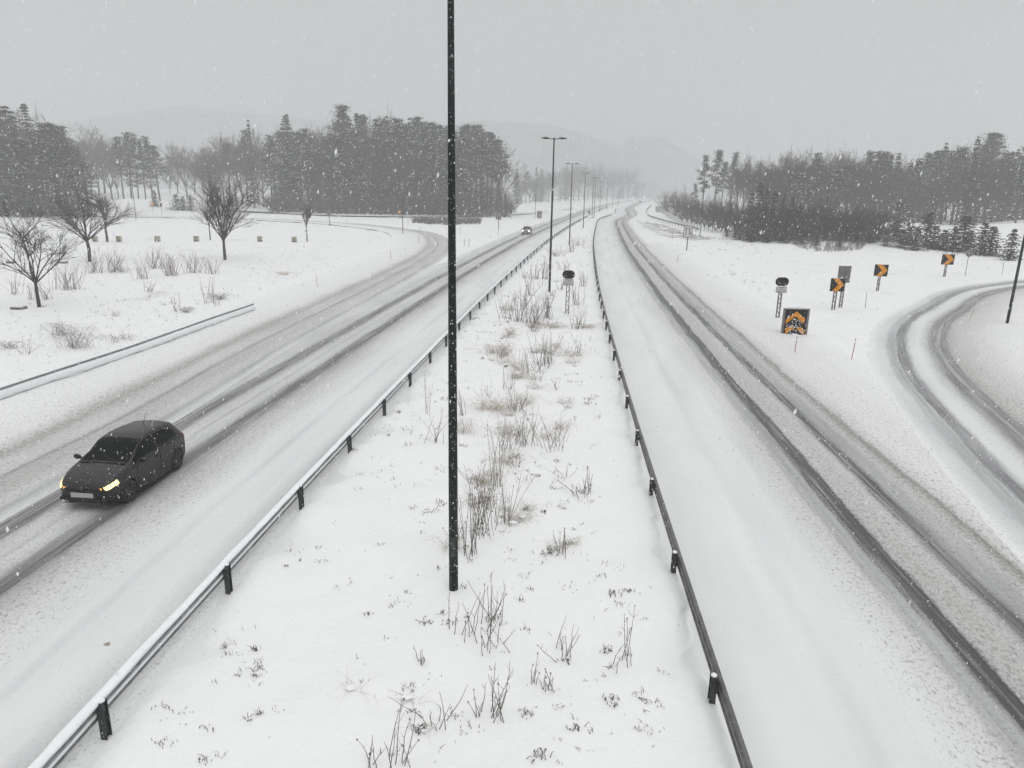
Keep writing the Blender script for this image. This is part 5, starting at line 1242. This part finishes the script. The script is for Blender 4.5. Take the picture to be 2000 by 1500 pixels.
    # wipers and cowl
    g = MB(); g.box((.99, 0, .992), (.10, 1.26, .02)); g.tube([(.97, .45, 1.005), (.86, .05, 1.065), (.80, -.05, 1.095)], .009, 4); g.tube([(.97, -.15, 1.005), (.86, -.50, 1.06)], .009, 4); g.build('wiper', M['trim'], root)
    for sg in (-1, 1):
        g = MB(); ring = []
        for t, r in ((0, .02), (.03, .055), (.12, .075), (.19, .06), (.22, .02)):
            ring.append(len(g.v))
            for k in range(10): g.v.append((.70 + r * .6 * math.cos(6.2832 * k / 10), sg * (.84 + t), 1.0 + r * math.sin(6.2832 * k / 10)))
        for a, b in zip(ring[:-1], ring[1:]):
            for k in range(10): g.face((a + k, a + (k + 1) % 10, b + (k + 1) % 10, b + k))
        g.box((.70, sg * .80, .965), (.06, .12, .03)); g.build('wing_mirror', M[paint], root, True)
    g = MB(); g.tube([(-1.05, 0, 1.43), (-1.22, 0, 1.70)], [.009, .005], 5); g.tube([(-1.05, 0, 1.42), (-1.05, 0, 1.455)], [.03, .015], 8); g.build('aerial', M['trim'], root)
    for sg in (-1, 1):
        for xx, nm_ in ((.80, 'door_seam'), (-.36, 'door_seam'), (-1.15, 'door_seam')):
            d_ = MB(); d_.box((xx, sg * .850, .62), (.010, .012, .52 if xx != -1.15 else .3)); d_.build(nm_, M['trim'], root)
        d_ = MB(); d_.box((-.20, sg * .862, .80), (.17, .03, .025)); d_.build('door_handle', M['trim'], root)
    # wheels
    for xw in (1.24, -1.24):
        for sg in (-1, 1):
            w = empty('wheel', (xw, sg * .745, .31)); w.parent = root
            t = MB(); t.lathe([(.205, -.09), (.24, -.10), (.295, -.095), (.31, -.06), (.312, 0), (.31, .06), (.295, .095), (.24, .10), (.205, .09)], n=32); t.build('tyre', M['tyre'], w, True)
            r = MB(); r.lathe([(.205, sg * .085), (.195, sg * .06), (.19, -sg * .05), (.001, -sg * .05)], n=28)
            for k in range(5):
                a = 6.2832 * k / 5
                for da in (-.13, .13): r.tube([(.04 * math.cos(a), sg * .075, .04 * math.sin(a)), (.20 * math.cos(a + da), sg * .08, .20 * math.sin(a + da))], .016, 5)
            r.lathe([(.001, sg * .09), (.035, sg * .088), (.04, sg * .06)], n=12); r.build('rim', M['rim'], w, True)
            ar = MB(); n = 18
            for k in range(n + 1):
                a = math.pi * (k / n) * 1.16 - .25
                for (rr_, yy) in ((.355, .05), (.355, -.30)): ar.v.append((xw + rr_ * math.cos(a), sg * (.80 + (yy if yy < 0 else .02)), .31 + rr_ * math.sin(a)))
            for k in range(n): ar.face((2 * k, 2 * k + 1, 2 * k + 3, 2 * k + 2))
            ar.build('wheel_arch', M['trim'], root)
    un = MB(); un.box((0, 0, .30), (3.4, 1.10, .16)); un.build('underbody', M['trim'], root)
    return root
# dark hatchback in the right-hand wheel tracks of the left carriageway
d_ = cum(REF_L)
def on_road(y, u):
    i = int(np.argmin(np.abs(REF_L[:, 1] - y) + (REF_L[:, 1] > 400) * 999)); N = norms(REF_L); p = REF_L[i] + N[i] * u; T = REF_L[i + 1] - REF_L[i - 1]
    return p + (T / np.linalg.norm(T)) * (y - REF_L[i, 1]), math.atan2(T[1], T[0])
CAR_Y, CAR_U = 17.85, -5.40
p, a = on_road(CAR_Y, CAR_U)
make_car((p[0], p[1], .01), a + math.pi, 'paint', 'dark grey hatchback with lit headlights driving towards the viewer').scale = (.92, .96, 1.0)
p, a = on_road(137, -6.1)
make_car((p[0], p[1], .01), a + math.pi, 'paint2', 'distant pale car with bright round headlights coming down the left carriageway', True)
x, y = 102.0, 600.0
g = MB(); g.box((0, 0, .55), (1.8, 4.2, .7)); g.prism([(-.8, .9), (.8, .9), (.6, 1.5), (-.6, 1.5)], -1.4, 1.2); o = g.build('car', M['paint']); o.location = (x, y, 0); o.rotation_euler = (0, 0, -.3); tag(o, 'tiny grey car almost lost in the haze on the far right carriageway', 'car')

# ------------------------------------------------------------------ falling snow, haze
rs = np.random.RandomState(12)
NF = 70000
dist = 3.2 + 62 * rs.rand(NF) ** 1.35; az = (rs.rand(NF) - .5) * 1.75; el = (rs.rand(NF) - .66) * 1.2
fx = dist * np.sin(az); fy = dist * np.cos(az) * 1.0; fz = CAM_H + dist * np.tan(el * .75)
ok = (fz > .1) & (fz < 30); fx, fy, fz, dist = fx[ok], fy[ok], fz[ok], dist[ok]
rad = np.minimum(.016, (.0023) * np.exp(.60 * rs.randn(len(fx)))) * np.clip(dist / 8, .5, 2.3)
oc = np.array([(1, 0, 0), (-1, 0, 0), (0, 1, 0), (0, -1, 0), (.35, 0, 2.1), (-.35, 0, -2.1)], float)
V = (np.c_[fx, fy, fz][:, None, :] + oc[None] * rad[:, None, None] * (.7 + .6 * rs.rand(len(fx), 6, 1))).reshape(-1, 3)
tri = np.array([(0, 2, 4), (2, 1, 4), (1, 3, 4), (3, 0, 4), (2, 0, 5), (1, 2, 5), (3, 1, 5), (0, 3, 5)])
Fc = (np.arange(len(fx))[:, None, None] * 6 + tri[None]).reshape(-1, 3)
me = bpy.data.meshes.new('falling_snow'); me.from_pydata(V.tolist(), [], Fc.tolist()); me.materials.append(M['flake']); me.update()
o = link('falling_snow', me); o['kind'] = 'stuff'; o['label'] = 'white snowflakes falling through the air'; o['category'] = 'snowfall'
hm = bpy.data.materials.new('snowy_haze'); hm.use_nodes = True; nt = hm.node_tree; nt.nodes.clear()
ou = nt.nodes.new('ShaderNodeOutputMaterial'); vp = nt.nodes.new('ShaderNodeVolumePrincipled')
vp.inputs['Color'].default_value = (0.82, 0.828, 0.84, 1); vp.inputs['Density'].default_value = HAZE = 0.0016; vp.inputs['Anisotropy'].default_value = 0.0
nt.links.new(vp.outputs[0], ou.inputs['Volume'])
hb = MB(); hb.box((0, 800, 109), (2900, 1800, 222)); o = hb.build('haze', hm); o['kind'] = 'stuff'
